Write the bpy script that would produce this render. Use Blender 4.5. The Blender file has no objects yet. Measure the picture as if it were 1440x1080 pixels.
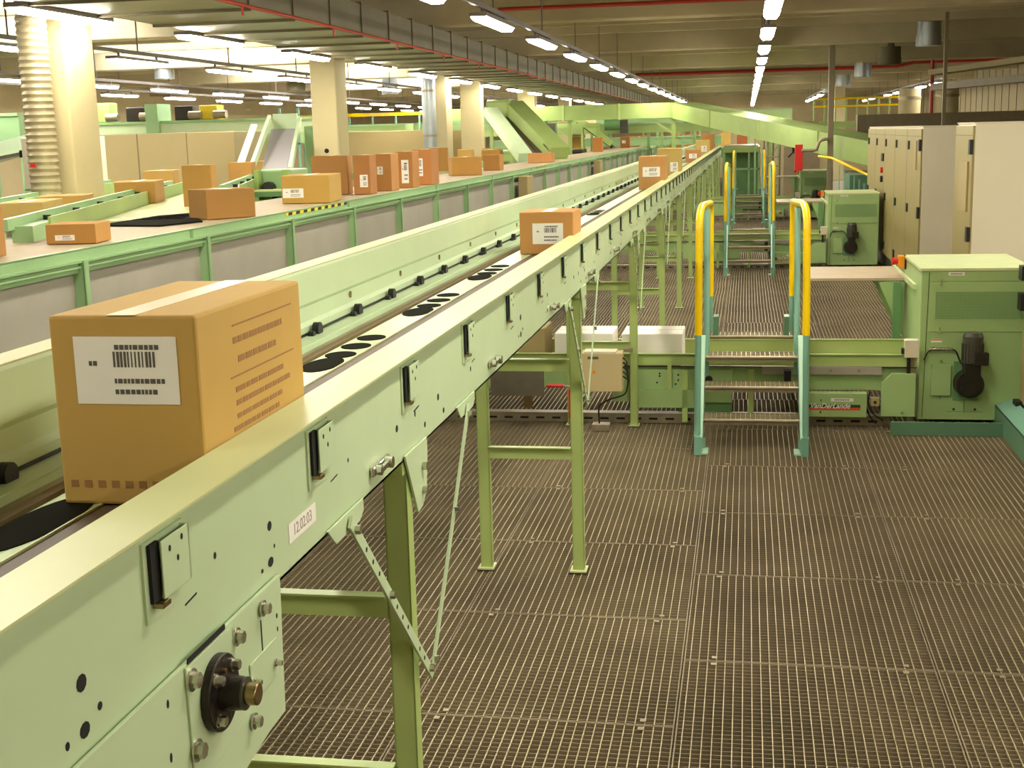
import bpy, math, random
from mathutils import Vector, Matrix
random.seed(7)
S = bpy.context.scene
COL = S.collection
PI = math.pi

# ------------------------------------------------------------------ materials
def srgb(c):
    return tuple(((v/255)/12.92 if v/255 <= 0.04045 else ((v/255+0.055)/1.055)**2.4) for v in c) + (1,)

def mat(name, rgb, rough=0.5, metal=0.0, var=0.0, scale=6.0, bump=0.0, bscale=60.0, emit=None, estr=0, stretch=None, coat=0.0):
    m = bpy.data.materials.new(name); m.use_nodes = True
    nt = m.node_tree; b = nt.nodes['Principled BSDF']
    b.inputs['Base Color'].default_value = srgb(rgb)
    b.inputs['Roughness'].default_value = rough
    b.inputs['Metallic'].default_value = metal
    if coat: b.inputs['Coat Weight'].default_value = coat
    if emit:
        b.inputs['Emission Color'].default_value = srgb(emit) if max(emit) > 1.01 else tuple(emit)+(1,)
        b.inputs['Emission Strength'].default_value = estr
    if var or bump:
        tc = nt.nodes.new('ShaderNodeTexCoord'); mp = nt.nodes.new('ShaderNodeMapping')
        nt.links.new(tc.outputs['Object'], mp.inputs['Vector'])
        if stretch: mp.inputs['Scale'].default_value = stretch
    if var:
        n = nt.nodes.new('ShaderNodeTexNoise'); n.inputs['Scale'].default_value = scale
        n.inputs['Detail'].default_value = 5; n.inputs['Roughness'].default_value = 0.6
        nt.links.new(mp.outputs['Vector'], n.inputs['Vector'])
        r = nt.nodes.new('ShaderNodeValToRGB')
        r.color_ramp.elements[0].position = 0.3; r.color_ramp.elements[1].position = 0.7
        c = srgb(rgb)
        r.color_ramp.elements[0].color = tuple(v*(1-var) for v in c[:3])+(1,)
        r.color_ramp.elements[1].color = tuple(min(1, v*(1+var)) for v in c[:3])+(1,)
        nt.links.new(n.outputs['Fac'], r.inputs['Fac']); nt.links.new(r.outputs['Color'], b.inputs['Base Color'])
    if bump:
        n2 = nt.nodes.new('ShaderNodeTexNoise'); n2.inputs['Scale'].default_value = bscale; n2.inputs['Detail'].default_value = 4
        nt.links.new(mp.outputs['Vector'], n2.inputs['Vector'])
        bp = nt.nodes.new('ShaderNodeBump'); bp.inputs['Strength'].default_value = bump; bp.inputs['Distance'].default_value = 0.01
        nt.links.new(n2.outputs['Fac'], bp.inputs['Height']); nt.links.new(bp.outputs['Normal'], b.inputs['Normal'])
    return m

M = {}
M['mint'] = mat('mint paint', (190, 209, 168), .38, var=.05, scale=2.5)
M['mint_top'] = mat('pale cream green paint', (204, 208, 150), .4, var=.04, scale=3)
M['leg'] = mat('mint paint shaded to leaf green', (170, 190, 114), .4, var=.06, scale=3)  # same paint as mint, the shade on the legs put into its tone
M['green'] = mat('mint paint shaded to mid green', (142, 176, 124), .42, var=.07, scale=2)  # mint paint again, its shade on the left conveyor held in the colour
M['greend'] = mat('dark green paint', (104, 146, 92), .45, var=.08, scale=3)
M['machine'] = mat('machine green paint', (158, 186, 122), .42, var=.06, scale=2)
M['machinet'] = mat('machine pale top paint', (202, 212, 160), .4, var=.05)
M['lime'] = mat('lime green paint', (150, 172, 98), .45, var=.10, scale=2)
M['teal'] = mat('teal paint', (122, 170, 148), .35, var=.05)
M['teal_light'] = mat('light teal paint', (176, 214, 188), .4, var=.04)
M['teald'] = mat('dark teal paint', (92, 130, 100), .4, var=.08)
M['yellow'] = mat('yellow handrail plastic', (246, 206, 0), .28, var=.03)
M['plate'] = mat('glossy green slide plate', (172, 190, 142), .32, metal=.15)
M['belt'] = mat('brown belt', (88, 72, 56), .55, var=.12, scale=8, stretch=(6, .3, 1), metal=.0)
M['tan_strip'] = mat('tan wear strip', (140, 120, 84), .3, metal=.3, var=.1, stretch=(6, .3, 1))
M['beltw'] = mat('beige belt', (176, 158, 128), .55, var=.06, scale=5)
M['black'] = mat('black rubber', (20, 19, 17), .5)
M['hole'] = mat('dark opening', (14, 13, 10), .8)
M['pocket'] = mat('dark pocket', (26, 24, 16), .95)
M['pocket'].node_tree.nodes['Principled BSDF'].inputs['Specular IOR Level'].default_value = .05
M['steel'] = mat('bright zinc', (196, 192, 176), .25, metal=.9, var=.1, scale=30)
M['chrome'] = mat('chrome', (220, 220, 214), .12, metal=1)
M['castiron'] = mat('dark cast metal', (52, 46, 40), .38, metal=.6, bump=.3, bscale=80)
M['brass'] = mat('worn brass shaft', (150, 128, 92), .25, metal=.9)
M['greypanel'] = mat('grey panel', (158, 152, 138), .6, var=.06, scale=3)
M['grate_top'] = mat('worn galvanised rod', (176, 164, 128), .45, metal=.2, var=.25, scale=2.2)
M['grate_bar'] = mat('galvanised bearing bar', (136, 122, 94), .6, metal=.1, var=.25, scale=1.2)
M['subfloor'] = mat('dusty subfloor', (88, 78, 58), .95, var=.3, scale=1.5)
M['concrete_floor'] = mat('concrete floor', (120, 112, 92), .8, var=.15, scale=1.5)
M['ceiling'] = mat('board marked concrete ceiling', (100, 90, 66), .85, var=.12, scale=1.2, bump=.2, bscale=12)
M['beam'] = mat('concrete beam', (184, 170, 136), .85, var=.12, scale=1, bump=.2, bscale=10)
M['column'] = mat('cream concrete column', (188, 174, 134), .8, var=.05, scale=2)
M['wall'] = mat('beige wall', (202, 184, 142), .85, var=.08, scale=.8)
M['cab'] = mat('olive beige cabinet enamel', (152, 137, 86), .45, var=.03, scale=1)
M['cabside'] = mat('light grey cabinet side', (220, 210, 182), .5, var=.03, scale=1)
M['cabtan'] = mat('tan cabinet enamel', (164, 146, 98), .5, var=.05, scale=1)
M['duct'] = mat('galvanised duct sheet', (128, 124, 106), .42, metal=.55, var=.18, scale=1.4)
M['ductside'] = mat('darkened duct sheet', (102, 94, 68), .6, metal=.2, var=.15, scale=1.5)
M['zinc'] = mat('spiral duct zinc', (168, 174, 176), .3, metal=.75, var=.12, scale=3)
M['redpipe'] = mat('red sprinkler pipe', (176, 48, 30), .45)
M['red'] = mat('red paint', (204, 26, 18), .4)
M['orange'] = mat('orange paint', (236, 150, 20), .4)
M['white'] = mat('white label', (236, 232, 222), .6)
M['whitebox'] = mat('white box board', (236, 230, 218), .6, var=.03)
M['ink'] = mat('grey ink', (88, 84, 78), .7)
M['inklight'] = mat('light grey ink', (150, 144, 132), .7)
M['darkgreen'] = mat('dark green print', (24, 62, 40), .5)
M['redorange'] = mat('red orange print', (222, 84, 38), .5)
M['motor'] = mat('charcoal motor enamel', (66, 64, 54), .38, var=.1)
M['galv'] = mat('dull galvanised steel', (150, 138, 112), .45, metal=.5, var=.2, scale=8)
M['tape'] = mat('glossy packing tape', (206, 172, 112), .3)
M['brownbox'] = mat('brown printed streak', (150, 108, 60), .7)
M['post'] = mat('brown grey post', (126, 112, 84), .5, var=.1)
M['darkpanel'] = mat('dark grey board', (98, 92, 74), .7, var=.2, scale=6)
M['lamp'] = mat('fluorescent lamp diffuser', (255, 250, 240), .5, emit=(1.0, .93, .78), estr=36)
M['sky'] = mat('daylit roof light', (255, 255, 255), .5, emit=(.95, .96, 1.0), estr=8)
M['hazard_y'] = mat('hazard yellow', (226, 200, 40), .5)
M['purple'] = mat('lamp housing grey', (120, 112, 108), .4)
CARD = {}
def card(rgb):
    if rgb not in CARD:
        CARD[rgb] = mat('cardboard %d %d %d' % rgb, (rgb[0]*.96, rgb[1]*.96, rgb[2]*.80), .75, var=.05, scale=4)
    return CARD[rgb]

# ------------------------------------------------------------------ builders
ORG = {}
class MB:
    def __init__(s): s.v = []; s.f = []
    def hexa(s, P):
        n = len(s.v); s.v += [Vector(p) for p in P]
        for q in ((0,3,2,1),(4,5,6,7),(0,1,5,4),(1,2,6,5),(2,3,7,6),(3,0,4,7)): s.f.append([n+i for i in q])
        return s
    def box(s, x0, x1, y0, y1, z0, z1):
        return s.hexa([(x0,y0,z0),(x1,y0,z0),(x1,y1,z0),(x0,y1,z0),(x0,y0,z1),(x1,y0,z1),(x1,y1,z1),(x0,y1,z1)])
    def bar(s, p, q, w, h, up=(0,0,1)):
        p = Vector(p); q = Vector(q); d = (q-p).normalized(); u = Vector(up)
        r = d.cross(u)
        if r.length < 1e-4: r = d.cross(Vector((0,1,0)))
        r.normalize(); u = r.cross(d).normalized(); r = r*w/2; u = u*h/2
        return s.hexa([p-r-u, p+r-u, q+r-u, q-r-u, p-r+u, p+r+u, q+r+u, q-r+u])
    def prism(s, pts, axis, a, b):
        n = len(s.v); k = len(pts)
        for c in (a, b):
            for u, w in pts:
                s.v.append(Vector((c,u,w)) if axis == 'x' else Vector((u,c,w)) if axis == 'y' else Vector((u,w,c)))
        s.f.append([n+i for i in range(k)][::-1]); s.f.append([n+k+i for i in range(k)])
        for i in range(k):
            j = (i+1) % k; s.f.append([n+i, n+j, n+k+j, n+k+i])
        return s
    def cyl(s, p, q, r, n=16, r2=None, caps=True):
        p = Vector(p); q = Vector(q); d = (q-p).normalized(); r2 = r if r2 is None else r2
        a = d.cross(Vector((0,0,1)))
        if a.length < 1e-3: a = Vector((1,0,0))
        a.normalize(); b = d.cross(a); k = len(s.v)
        for c, rr in ((p, r), (q, r2)):
            for i in range(n):
                t = 2*PI*i/n; s.v.append(c + a*rr*math.cos(t) + b*rr*math.sin(t))
        for i in range(n):
            j = (i+1) % n; s.f.append([k+i, k+j, k+n+j, k+n+i])
        if caps: s.f.append([k+i for i in range(n)][::-1]); s.f.append([k+n+i for i in range(n)])
        return s
    def tube(s, path, r, n=10, bend=0.0):
        P = [Vector(p) for p in path]
        if bend:
            Q = [P[0]]
            for i in range(1, len(P)-1):
                a = (P[i-1]-P[i]); c = (P[i+1]-P[i]); l = min(bend, a.length*.45, c.length*.45)
                A = P[i]+a.normalized()*l; B = P[i]+c.normalized()*l
                for t in (0, .2, .4, .6, .8, 1): Q.append(A*(1-t)**2 + P[i]*2*t*(1-t) + B*t*t)
            Q.append(P[-1]); P = Q
        k = len(s.v); ref = None
        for i, p in enumerate(P):
            d = ((P[min(i+1, len(P)-1)]-P[max(i-1, 0)])).normalized()
            if ref is None:
                ref = d.cross(Vector((0,0,1)))
                if ref.length < .1: ref = d.cross(Vector((1,0,0)))
            a = (ref - d*ref.dot(d)).normalized(); ref = a; b = d.cross(a)
            for j in range(n):
                t = 2*PI*j/n; s.v.append(p+a*r*math.cos(t)+b*r*math.sin(t))
        for i in range(len(P)-1):
            for j in range(n):
                j2 = (j+1) % n; s.f.append([k+i*n+j, k+i*n+j2, k+(i+1)*n+j2, k+(i+1)*n+j])
        s.f.append([k+j for j in range(n)][::-1]); s.f.append([k+(len(P)-1)*n+j for j in range(n)])
        return s
    def sc(s, k):
        # uniform rescale of the part about the point (0, 0, 2.2)
        s.v = [Vector((v.x*k, v.y*k, 2.2-(2.2-v.z)*k)) for v in s.v]; return s
    def build(s, name, m, parent=None, bevel=0, smooth=False, org=None):
        o0 = ORG[parent.name] if parent else Vector(org or (0,0,0))
        me = bpy.data.meshes.new(name); me.from_pydata([v-o0 for v in s.v], [], s.f)
        me.materials.append(M[m] if isinstance(m, str) else m); me.update()
        o = bpy.data.objects.new(name, me); COL.objects.link(o)
        if parent: o.parent = parent
        else: o.location = o0
        ORG[o.name] = o0
        if smooth:
            for p in me.polygons: p.use_smooth = True
            try: me.set_sharp_from_angle(angle=math.radians(40))
            except Exception: pass
        if bevel:
            b = o.modifiers.new('bevel', 'BEVEL'); b.width = bevel; b.segments = 2; b.limit_method = 'ANGLE'
            b.angle_limit = math.radians(50)
        return o

def tag(o, label=None, cat=None, group=None, kind=None):
    if label: o['label'] = label
    if cat: o['category'] = cat
    if group: o['group'] = group
    if kind: o['kind'] = kind
    return o
def thing(name, loc, label, cat, group=None):
    o = bpy.data.objects.new(name, None); COL.objects.link(o); o.location = loc; o.empty_display_size = .1
    ORG[o.name] = Vector(loc); return tag(o, label, cat, group)
def struct(o): o['kind'] = 'structure'; return o
def kids(o): return [c for c in bpy.data.objects if c.parent == o]
def copy_tree(o, parent=None, d=(0,0,0)):
    ch = kids(o)
    c = o.copy(); COL.objects.link(c)
    if parent: c.parent = parent
    else: c.location = Vector(o.location)+Vector(d)
    ORG[c.name] = ORG[o.name]+Vector(d)
    for k in ch:
        cc = copy_tree(k, c)
    return c
def text_mesh(body, size, name, m, parent, loc, rot, shear=0, depth=.0008, bold=0, align='CENTER'):
    cu = bpy.data.curves.new(name, 'FONT'); cu.body = body; cu.size = size; cu.extrude = depth; cu.shear = shear
    cu.offset = bold; cu.align_x = align; cu.align_y = 'CENTER'
    t = bpy.data.objects.new(name+'_src', cu); COL.objects.link(t)
    bpy.context.view_layer.update()
    me = bpy.data.meshes.new_from_object(t.evaluated_get(bpy.context.evaluated_depsgraph_get()))
    bpy.data.objects.remove(t)
    me.transform(Matrix.Translation(Vector(loc)-ORG[parent.name]) @ rot.to_matrix().to_4x4() if hasattr(rot, 'to_matrix') else Matrix.Translation(Vector(loc)-ORG[parent.name]) @ rot)
    me.materials.clear(); me.materials.append(M[m])
    o = bpy.data.objects.new(name, me); COL.objects.link(o); o.parent = parent; ORG[o.name] = ORG[parent.name]
    return o
from mathutils import Euler
FACE_NEG_Y = Euler((PI/2, 0, 0)).to_matrix().to_4x4()          # text reads on a surface facing -Y
FACE_POS_X = Euler((PI/2, 0, PI/2)).to_matrix().to_4x4()       # text reads on a surface facing +X

# ------------------------------------------------------------------ camera
cam = bpy.data.cameras.new('camera'); co = bpy.data.objects.new('camera', cam); COL.objects.link(co); S.camera = co
cam.sensor_width = 36; cam.lens = 1836.25/1440*36; cam.clip_end = 300; cam.clip_start = .05
p, y, r = [math.radians(a) for a in (10.811, 10.323, -1.4996)]
f = Vector((-math.sin(y)*math.cos(p), math.cos(y)*math.cos(p), -math.sin(p)))
rt = Vector((math.cos(y), math.sin(y), 0)); up = rt.cross(f)
R_ = rt*math.cos(r)+up*math.sin(r); U_ = -rt*math.sin(r)+up*math.cos(r)
mw = Matrix((R_, U_, -f)).transposed().to_4x4(); mw.translation = Vector((0, 0, 2.2)); co.matrix_world = mw

# ------------------------------------------------------------------ setting
GX0, GX1, GY0, GY1 = -3.37, 2.84, .3, 62.0
g = MB()
yy = GY0
while yy < GY1:
    w = .0013 if yy < 30 else .0016
    g.box(GX0, GX1, yy-w, yy+w, -.032, -.002); yy += .0333
floor = struct(g.build('floor', 'grate_bar'))
rod = MB(); frame = MB()
xs = [GX0]; 
bounds = [-3.37, -2.31, -1.28, -.25, .78, 1.81, 2.84]
offs = [.3, .75, .75, .14, .14, .5]
seams = {}
for ci in range(6):
    a, b = bounds[ci], bounds[ci+1]
    for xx in (a+.006, b-.006): frame.box(xx-.0024, xx+.0024, GY0, GY1, -.032, .0012)
    y0 = GY0; ys = []
    k = offs[ci]+ .0
    k0 = 5.24 if abs(offs[ci]-.14) < .01 or ci == 5 else 5.70 if ci in (1, 2) else 5.3
    while k0 > GY0: k0 -= 1.1
    while k0 < GY1:
        ys.append(k0); k0 += 1.1
    prev = GY0
    for pi_, s_ in enumerate(ys+[GY1]):
        n = 27; ph = random.uniform(-.012, .012)
        for i in range(n):
            xx = a+.022+(b-a-.044)*(i+.5)/n + ph
            ww = .0017 if s_ < 14 else .0022
            rod.box(xx-ww, xx+ww, prev+.004, s_-.004, -.006, .0012)
        for dy in (-.005, .005): frame.box(a+.004, b-.004, s_+dy-.0022, s_+dy+.0022, -.032, .0015)
        prev = s_
    seams[ci] = ys
tag(rod.build('cross_rods', 'grate_top', floor), None)
frame.build('panel_frame', 'grate_bar', floor)
clip = None; nc = 0
for ci in (2, 3, 4, 5):
    for s_ in seams[ci]:
        if not 4.2 < s_ < 15: continue
        for xx in ((bounds[ci]+.13, bounds[ci+1]-.13) if ci in (2, 3) else (bounds[ci]+.25,)):
            for dy in (-.035, .035):
                xo = xx + random.uniform(-.012, .012)
                if nc >= 96: continue
                MB().box(xo-.011, xo+.011, s_+dy-.012, s_+dy+.012, .0015, .005).build('grating_clip', 'galv', floor); nc += 1
struct(MB().box(-22, 12, -4, 70, -.42, -.36).build('floor', 'subfloor'))
struct(MB().box(-22, GX0-.01, -4, 84, -.35, 0).build('floor', 'concrete_floor'))
struct(MB().box(GX1+.01, 12, -4, 84, -.35, 0).build('floor', 'concrete_floor'))
CZ = 4.3
c_ = MB()
BY = [3.8+7.8*k for k in range(-1, 9)]
SKY = [(-13.6, -9.2, 16.4, 19.0), (-13.6, -9.2, 24.2, 26.8), (-13.6, -9.2, 32.0, 34.6), (-13.6, -9.2, 39.8, 42.4)]
# slab in strips leaving the roof-light openings
c_.box(-22, -13.6, -4, 84, CZ, CZ+.15); c_.box(-9.2, 12, -4, 84, CZ, CZ+.15)
py = -4
for i, (x0, x1, y0, y1) in enumerate(SKY):
    c_.box(-13.6, -9.2, py, y0, CZ, CZ+.15); py = y1
    if x0 > -13.6: c_.box(-13.6, x0, y0, y1, CZ, CZ+.15)
c_.box(-13.6, -9.2, py, 84, CZ, CZ+.15)
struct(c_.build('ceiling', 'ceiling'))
for i, (x0, x1, y0, y1) in enumerate(SKY):
    w = MB(); 
    w.box(x0-.02, x0, y0, y1, CZ, CZ+.45).box(x1, x1+.02, y0, y1, CZ, CZ+.45).box(x0, x1, y0-.02, y0, CZ, CZ+.45).box(x0, x1, y1, y1+.02, CZ, CZ+.45)
    o = struct(w.build('window_%d' % (i+1), 'column'))
    MB().box(x0, x1, y0, y1, CZ+.42, CZ+.45).build('pane', 'sky', o)
n = 1
for yb in BY:
    b = MB().prism([(-22, 0), (12, 0)], 'y', 0, 0) if False else MB()
    b.prism([(yb-.22, 3.78), (yb+.22, 3.78), (yb+.26, CZ), (yb-.26, CZ)], 'x', -22, 12)
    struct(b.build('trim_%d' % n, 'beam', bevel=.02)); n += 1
    for q in (1.95, 3.9, 5.85):
        struct(MB().prism([(yb+q-.09, 4.02), (yb+q+.09, 4.02), (yb+q+.13, CZ), (yb+q-.13, CZ)], 'x', -22, 12).build('trim_%d' % n, 'beam')); n += 1
struct(MB().box(-22, 12, 68, 68.2, -.35, CZ).build('wall_back', 'wall'))
struct(MB().box(-22, 12, -4.2, -4, -.35, CZ).build('wall_front', 'wall'))
wl = struct(MB().box(-20.2, -20, -4, 68, -.35, CZ).build('wall_left', 'wall'))
w = MB().box(8.0, 8.2, -4, 68, -.35, CZ)
wr = struct(w.build('wall_right', mat('olive beige panel wall', (146, 132, 98), .8, var=.06)))
sm = MB()
yy = 10
while yy < 67: sm.box(7.985, 8.0, yy, yy+.02, 0, CZ); yy += 1.2
sm.build('panel_joint', 'ceiling', wr)

# columns
def column(x, y, label, w=.4, d=.55):
    o = MB().box(x-w, x, y, y+d, 0, 3.8).build('concrete_column', 'column', bevel=.02, org=(x-w/2, y+d/2, 0))
    return tag(o, label, 'column', 'concrete columns')
column(-6.15, 11.4, 'cream concrete column behind the wide flexible pipe at far left')
column(-6.05, 19.2, 'cream concrete column with a small round dark hole low on its front')
column(-6.15, 27.0, 'cream concrete column standing behind a grey spiral downpipe in mid hall')
column(-6.2, 30.9, 'concrete column just left of the head of the steep green incline conveyor', .5, .35)
column(-6.15, 38.6, 'distant concrete column behind the head of the steep incline conveyor', .5)
column(-6.15, 46.4, 'distant concrete column seen under the overhead conveyor, nearer of two')
column(-6.15, 54.2, 'distant concrete column seen under the overhead conveyor, farther of two')
column(3.9, 56, 'far bright cream column right of the light row, left of the brown post')
MB_h = MB().cyl((-6.24, 19.2, 2.03), (-6.24, 19.19, 2.03), .035).build('hole', 'hole', bpy.data.objects['concrete_column.001'])
# flexible pipe with rings beside first column
t = thing('flexible_duct_pipe', (-6.32, 11.15, 0), 'thick ribbed silver pipe running down the left concrete column', 'pipe')
pm = MB()
zz = 0; pts = []
k = len(pm.v); NN = 24; rings = []
zc = 0.0
while zc < 3.55:
    for rr, dz in ((.128, .0), (.138, .025), (.128, .05)):
        rings.append((zc+dz, rr))
    zc += .06
for z_, rr in rings:
    for j in range(NN):
        a = 2*PI*j/NN; pm.v.append(Vector((-6.32+rr*math.cos(a), 11.15+rr*math.sin(a), z_)))
for i in range(len(rings)-1):
    for j in range(NN):
        j2 = (j+1) % NN; pm.f.append([i*NN+j, i*NN+j2, (i+1)*NN+j2, (i+1)*NN+j])
pm.build('ribbed_hose', mat('wrinkled foil', (166, 154, 122), .45, metal=.35, var=.15, scale=8), t, smooth=True)
MB().box(-6.37, -6.32, 11.005, 11.015, 2.02, 2.05).build('sticker', 'red', t)
t = thing('spiral_downpipe', (-6.42, 26.6, 0), 'grey spiral duct pipe running down in front of a concrete column', 'pipe')
MB().cyl((-6.42, 26.6, 0), (-6.42, 26.6, 3.37), .14, 20).build('pipe_shell', 'zinc', t, smooth=True)
for z_ in (.8, 2.2, 3.1): MB().cyl((-6.42, 26.6, z_), (-6.42, 26.6, z_+.04), .15, 20).build('pipe_collar', 'galv', t)

# wide ventilation duct under the ceiling, left of centre
t = thing('ventilation_duct', (-5.2, 30, 3.37), 'long wide sheet metal air duct hung under the ceiling left of centre', 'air duct')
MB().box(-5.84, -4.41, 4, 62, 3.37, 3.72).build('duct_body', 'duct', t)
MB().box(-4.41, -4.395, 4, 62, 3.372, 3.72).build('side_sheet', 'ductside', t)  # side shade painted as a darker sheet beside the lit bottom
yy = 4.4; fl = None
while yy < 62:
    if fl is None: fl = MB().box(-5.86, -4.38, yy, yy+.035, 3.345, 3.745).build('joint_flange', 'ductside', t)
    else:
        c = fl.copy(); COL.objects.link(c); c.location = (0, yy-4.4, 0)
    yy += 1.18
t = thing('sprinkler_pipe', (-4.36, 30, 3.36), 'red sprinkler pipe along the lower right edge of the wide air duct', 'pipe')
MB().cyl((-4.34, 4, 3.37), (-4.34, 62, 3.37), .017, 8).build('pipe_run', 'redpipe', t, smooth=True)
hd = MB(); yy = 6
while yy < 60: hd.cyl((-4.34, yy, 3.36), (-4.34, yy, 3.28), .012, 6); yy += 2.6
hd.build('sprinkler_head', 'redpipe', t)
for i, (yb, lab) in enumerate(((18.9, 'thin red sprinkler pipe crossing high in front of the nearest beam at top right'), (42.5, 'thin red sprinkler pipe crossing the ceiling far back, at mid depth'))):
    o = MB().tube([(-3.5, yb, 3.95), (4.5, yb, 3.95), (5.0, yb, 4.05), (8, yb, 4.05)], .028 if i == 0 else .05, 8).build('sprinkler_pipe', 'redpipe', org=(2, yb, 3.95), smooth=True)
    tag(o, lab, 'pipe')

# round supply-air spigots
def spigot(x, y, r, z0, lab, m='zinc'):
    t = thing('round_air_spigot', (x, y, z0), lab, 'air duct', 'round ducts hanging from the ceiling')
    MB().cyl((x, y, z0), (x, y, 4.3), r, 24).build('pipe_shell', m, t, smooth=True)
    MB().cyl((x, y, z0-.01), (x, y, z0+.16), r*1.05, 24).build('end_collar', m, t, smooth=True)
spigot(3.3, 26.0, .22, 3.63, 'largest round grey duct hanging from the ceiling at upper right')
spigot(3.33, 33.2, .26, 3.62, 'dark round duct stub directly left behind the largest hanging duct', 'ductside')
spigot(3.37, 41.2, .25, 3.62, 'third round hanging duct from the right, pale grey')
spigot(3.37, 49.5, .26, 3.62, 'fourth round hanging duct from the right, just right of the brown post')
spigot(3.3, 58.5, .26, 3.62, 'fifth round hanging duct, just left of the brown post')
spigot(-12.4, 27.2, .2, 3.58, 'round silver duct hanging by the bright roof light at far left')
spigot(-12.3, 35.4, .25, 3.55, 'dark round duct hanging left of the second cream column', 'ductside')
spigot(-11.0, 40.5, .25, 3.55, 'round silver duct hanging just right of the second cream column')

# ------------------------------------------------------------------ lamps
proto = None
rail_rows = []
def lamp(x, y, label):
    global proto
    if proto is None:
        t = thing('fluorescent_light', (x, y, 3.3), label, 'ceiling light', 'fluorescent batten lights')
        MB().box(x-.085, x+.085, y-.8, y+.8, 3.33, 3.37).build('housing', 'purple', t)
        MB().prism([(x-.08, 3.33), (x-.05, 3.292), (x+.05, 3.292), (x+.08, 3.33)], 'y', y-.78, y+.78).build('diffuser', 'lamp', t)
        MB().box(x-.012, x+.012, y-.6, y-.57, 3.37, 3.44).box(x-.012, x+.012, y+.57, y+.6, 3.37, 3.44).build('bracket', 'purple', t)
        proto = t; return t
    c = copy_tree(proto, None, (x-proto.location.x, y-proto.location.y, 0)); c['label'] = label; return c
ordn = ['nearest', 'second', 'third', 'fourth', 'fifth', 'sixth', 'seventh', 'eighth', 'ninth', 'tenth', 'eleventh', 'twelfth', 'thirteenth', 'fourteenth', 'fifteenth', 'sixteenth', 'seventeenth', 'eighteenth', 'nineteenth', 'twentieth', 'twenty-first']
def row(x, y0, n, desc, first_seen, step=3.3):
    for k in range(n):
        y = y0+k*step; s = k-first_seen
        lab = ('%s visible fluorescent light in %s' % (ordn[s], desc)) if s >= 0 else 'light of %s, overhead, %s out of view' % (desc, ordn[-s-1])
        lamp(x, y, lab)
    ra = MB().box(x-.02, x+.02, y0-1.5, y0+(n-1)*step+1.5, 3.42, 3.47).build('light_rail', 'purple', org=(x, y0+n*step/2, 3.42))
    for k in range(n): MB().box(x-.008, x+.008, y0+k*step-.008, y0+k*step+.008, 3.47, 4.3).build('hanger_rod', 'purple', ra)
    tag(ra, 'slim metal trunking carrying %s' % desc, 'cable tray', 'light trunking')
row(.23, 3.4, 20, 'the row right of centre', 3)
row(3.2, -2.9, 5, 'the added unseen row above the cabinets', 5)  # lamps added out of view to brighten sides that face right
row(6.2, .4, 4, 'the added unseen row by the right wall', 4)  # another added lamp row outside the frame, more light from the right
row(-2.57, .4, 20, 'the row left of centre', 4)
row(-5.93, 4.4, 18, 'the row along the wide air duct', 2)
row(-8.35, 7.6, 17, 'the row just left of the cream columns', 2)
row(-12.3, 20.6, 13, 'the row behind the tan partitions', 2)
row(-14.3, 22.3, 13, 'the row nearest the far left wall', 1)
row(5.3, 40.0, 8, 'the far right row above the tanks', 0)
row(2.6, 50.0, 4, 'the short row left of the brown post', 0)

# ------------------------------------------------------------------ conveyor 1 (foreground)
t1 = thing('belt_conveyor', (-1.1, 22, 0), 'long pale green elevated conveyor in the foreground running far into the hall', 'conveyor')
Y0, Y1 = .9, 44.0
SL, SW = .9273, .952
# outer side rail: top flange, lip, web, bottom flange
sr = MB()
sr.prism([(-.825, 1.661), (-.825, 1.665), (-.928, 1.665), (-.928, 1.575), (-.924, 1.575), (-.924, 1.661)], 'y', Y0, Y1)
sr.sc(SL).build('side_rail_flange', 'mint_top', t1)
sr = MB().box(-.846, -.840, Y0, Y1, 1.404, 1.667).box(-.88, -.840, Y0, Y1, 1.404, 1.410)
sr.sc(SW).build('side_web', 'mint', t1)
# far guard wall
gw = MB()
gw.prism([(-1.415, 1.575), (-1.415, 1.60), (-1.428, 1.612), (-1.428, 1.66), (-1.421, 1.672), (-1.421, 1.775), (-1.428, 1.782), (-1.44, 1.782), (-1.44, 1.575)], 'y', Y0, Y1)
gw.sc(SL).build('guard_wall', 'mint', t1)
MB().box(-1.505, -1.428, Y0, Y1, 1.780, 1.786).box(-1.505, -1.50, Y0, Y1, 1.74, 1.785).sc(SL).build('guard_flange', mat('cream flange paint', (182, 182, 126), .5), t1)
MB().box(-1.342, -1.338, Y0, Y1, 1.42, 1.575).sc(SL).build('inner_web', 'mint', t1)
MB().box(-1.415, -1.29, Y0, Y1, 1.568, 1.572).sc(SL).build('ledge_plate', 'mint', t1)
MB().prism([(-1.302, 1.572), (-1.272, 1.577), (-1.256, 1.571), (-1.256, 1.56), (-1.302, 1.56)], 'y', Y0, Y1).sc(SL).build('wear_strip', 'tan_strip', t1)
MB().box(-1.258, -1.246, Y0, Y1, 1.55, 1.553).sc(SL).build('belt_gap', 'black', t1)
MB().box(-1.246, -1.136, Y0, Y1, 1.560, 1.566).sc(SL).build('slide_plate', 'plate', t1)
MB().box(-1.136, -.926, Y0, Y1, 1.558, 1.5645).sc(SL).build('drive_belt', 'belt', t1)
MB().box(-1.139, -1.135, Y0, Y1, 1.56, 1.569).sc(SL).build('edge_strip', 'mint_top', t1)
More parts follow.
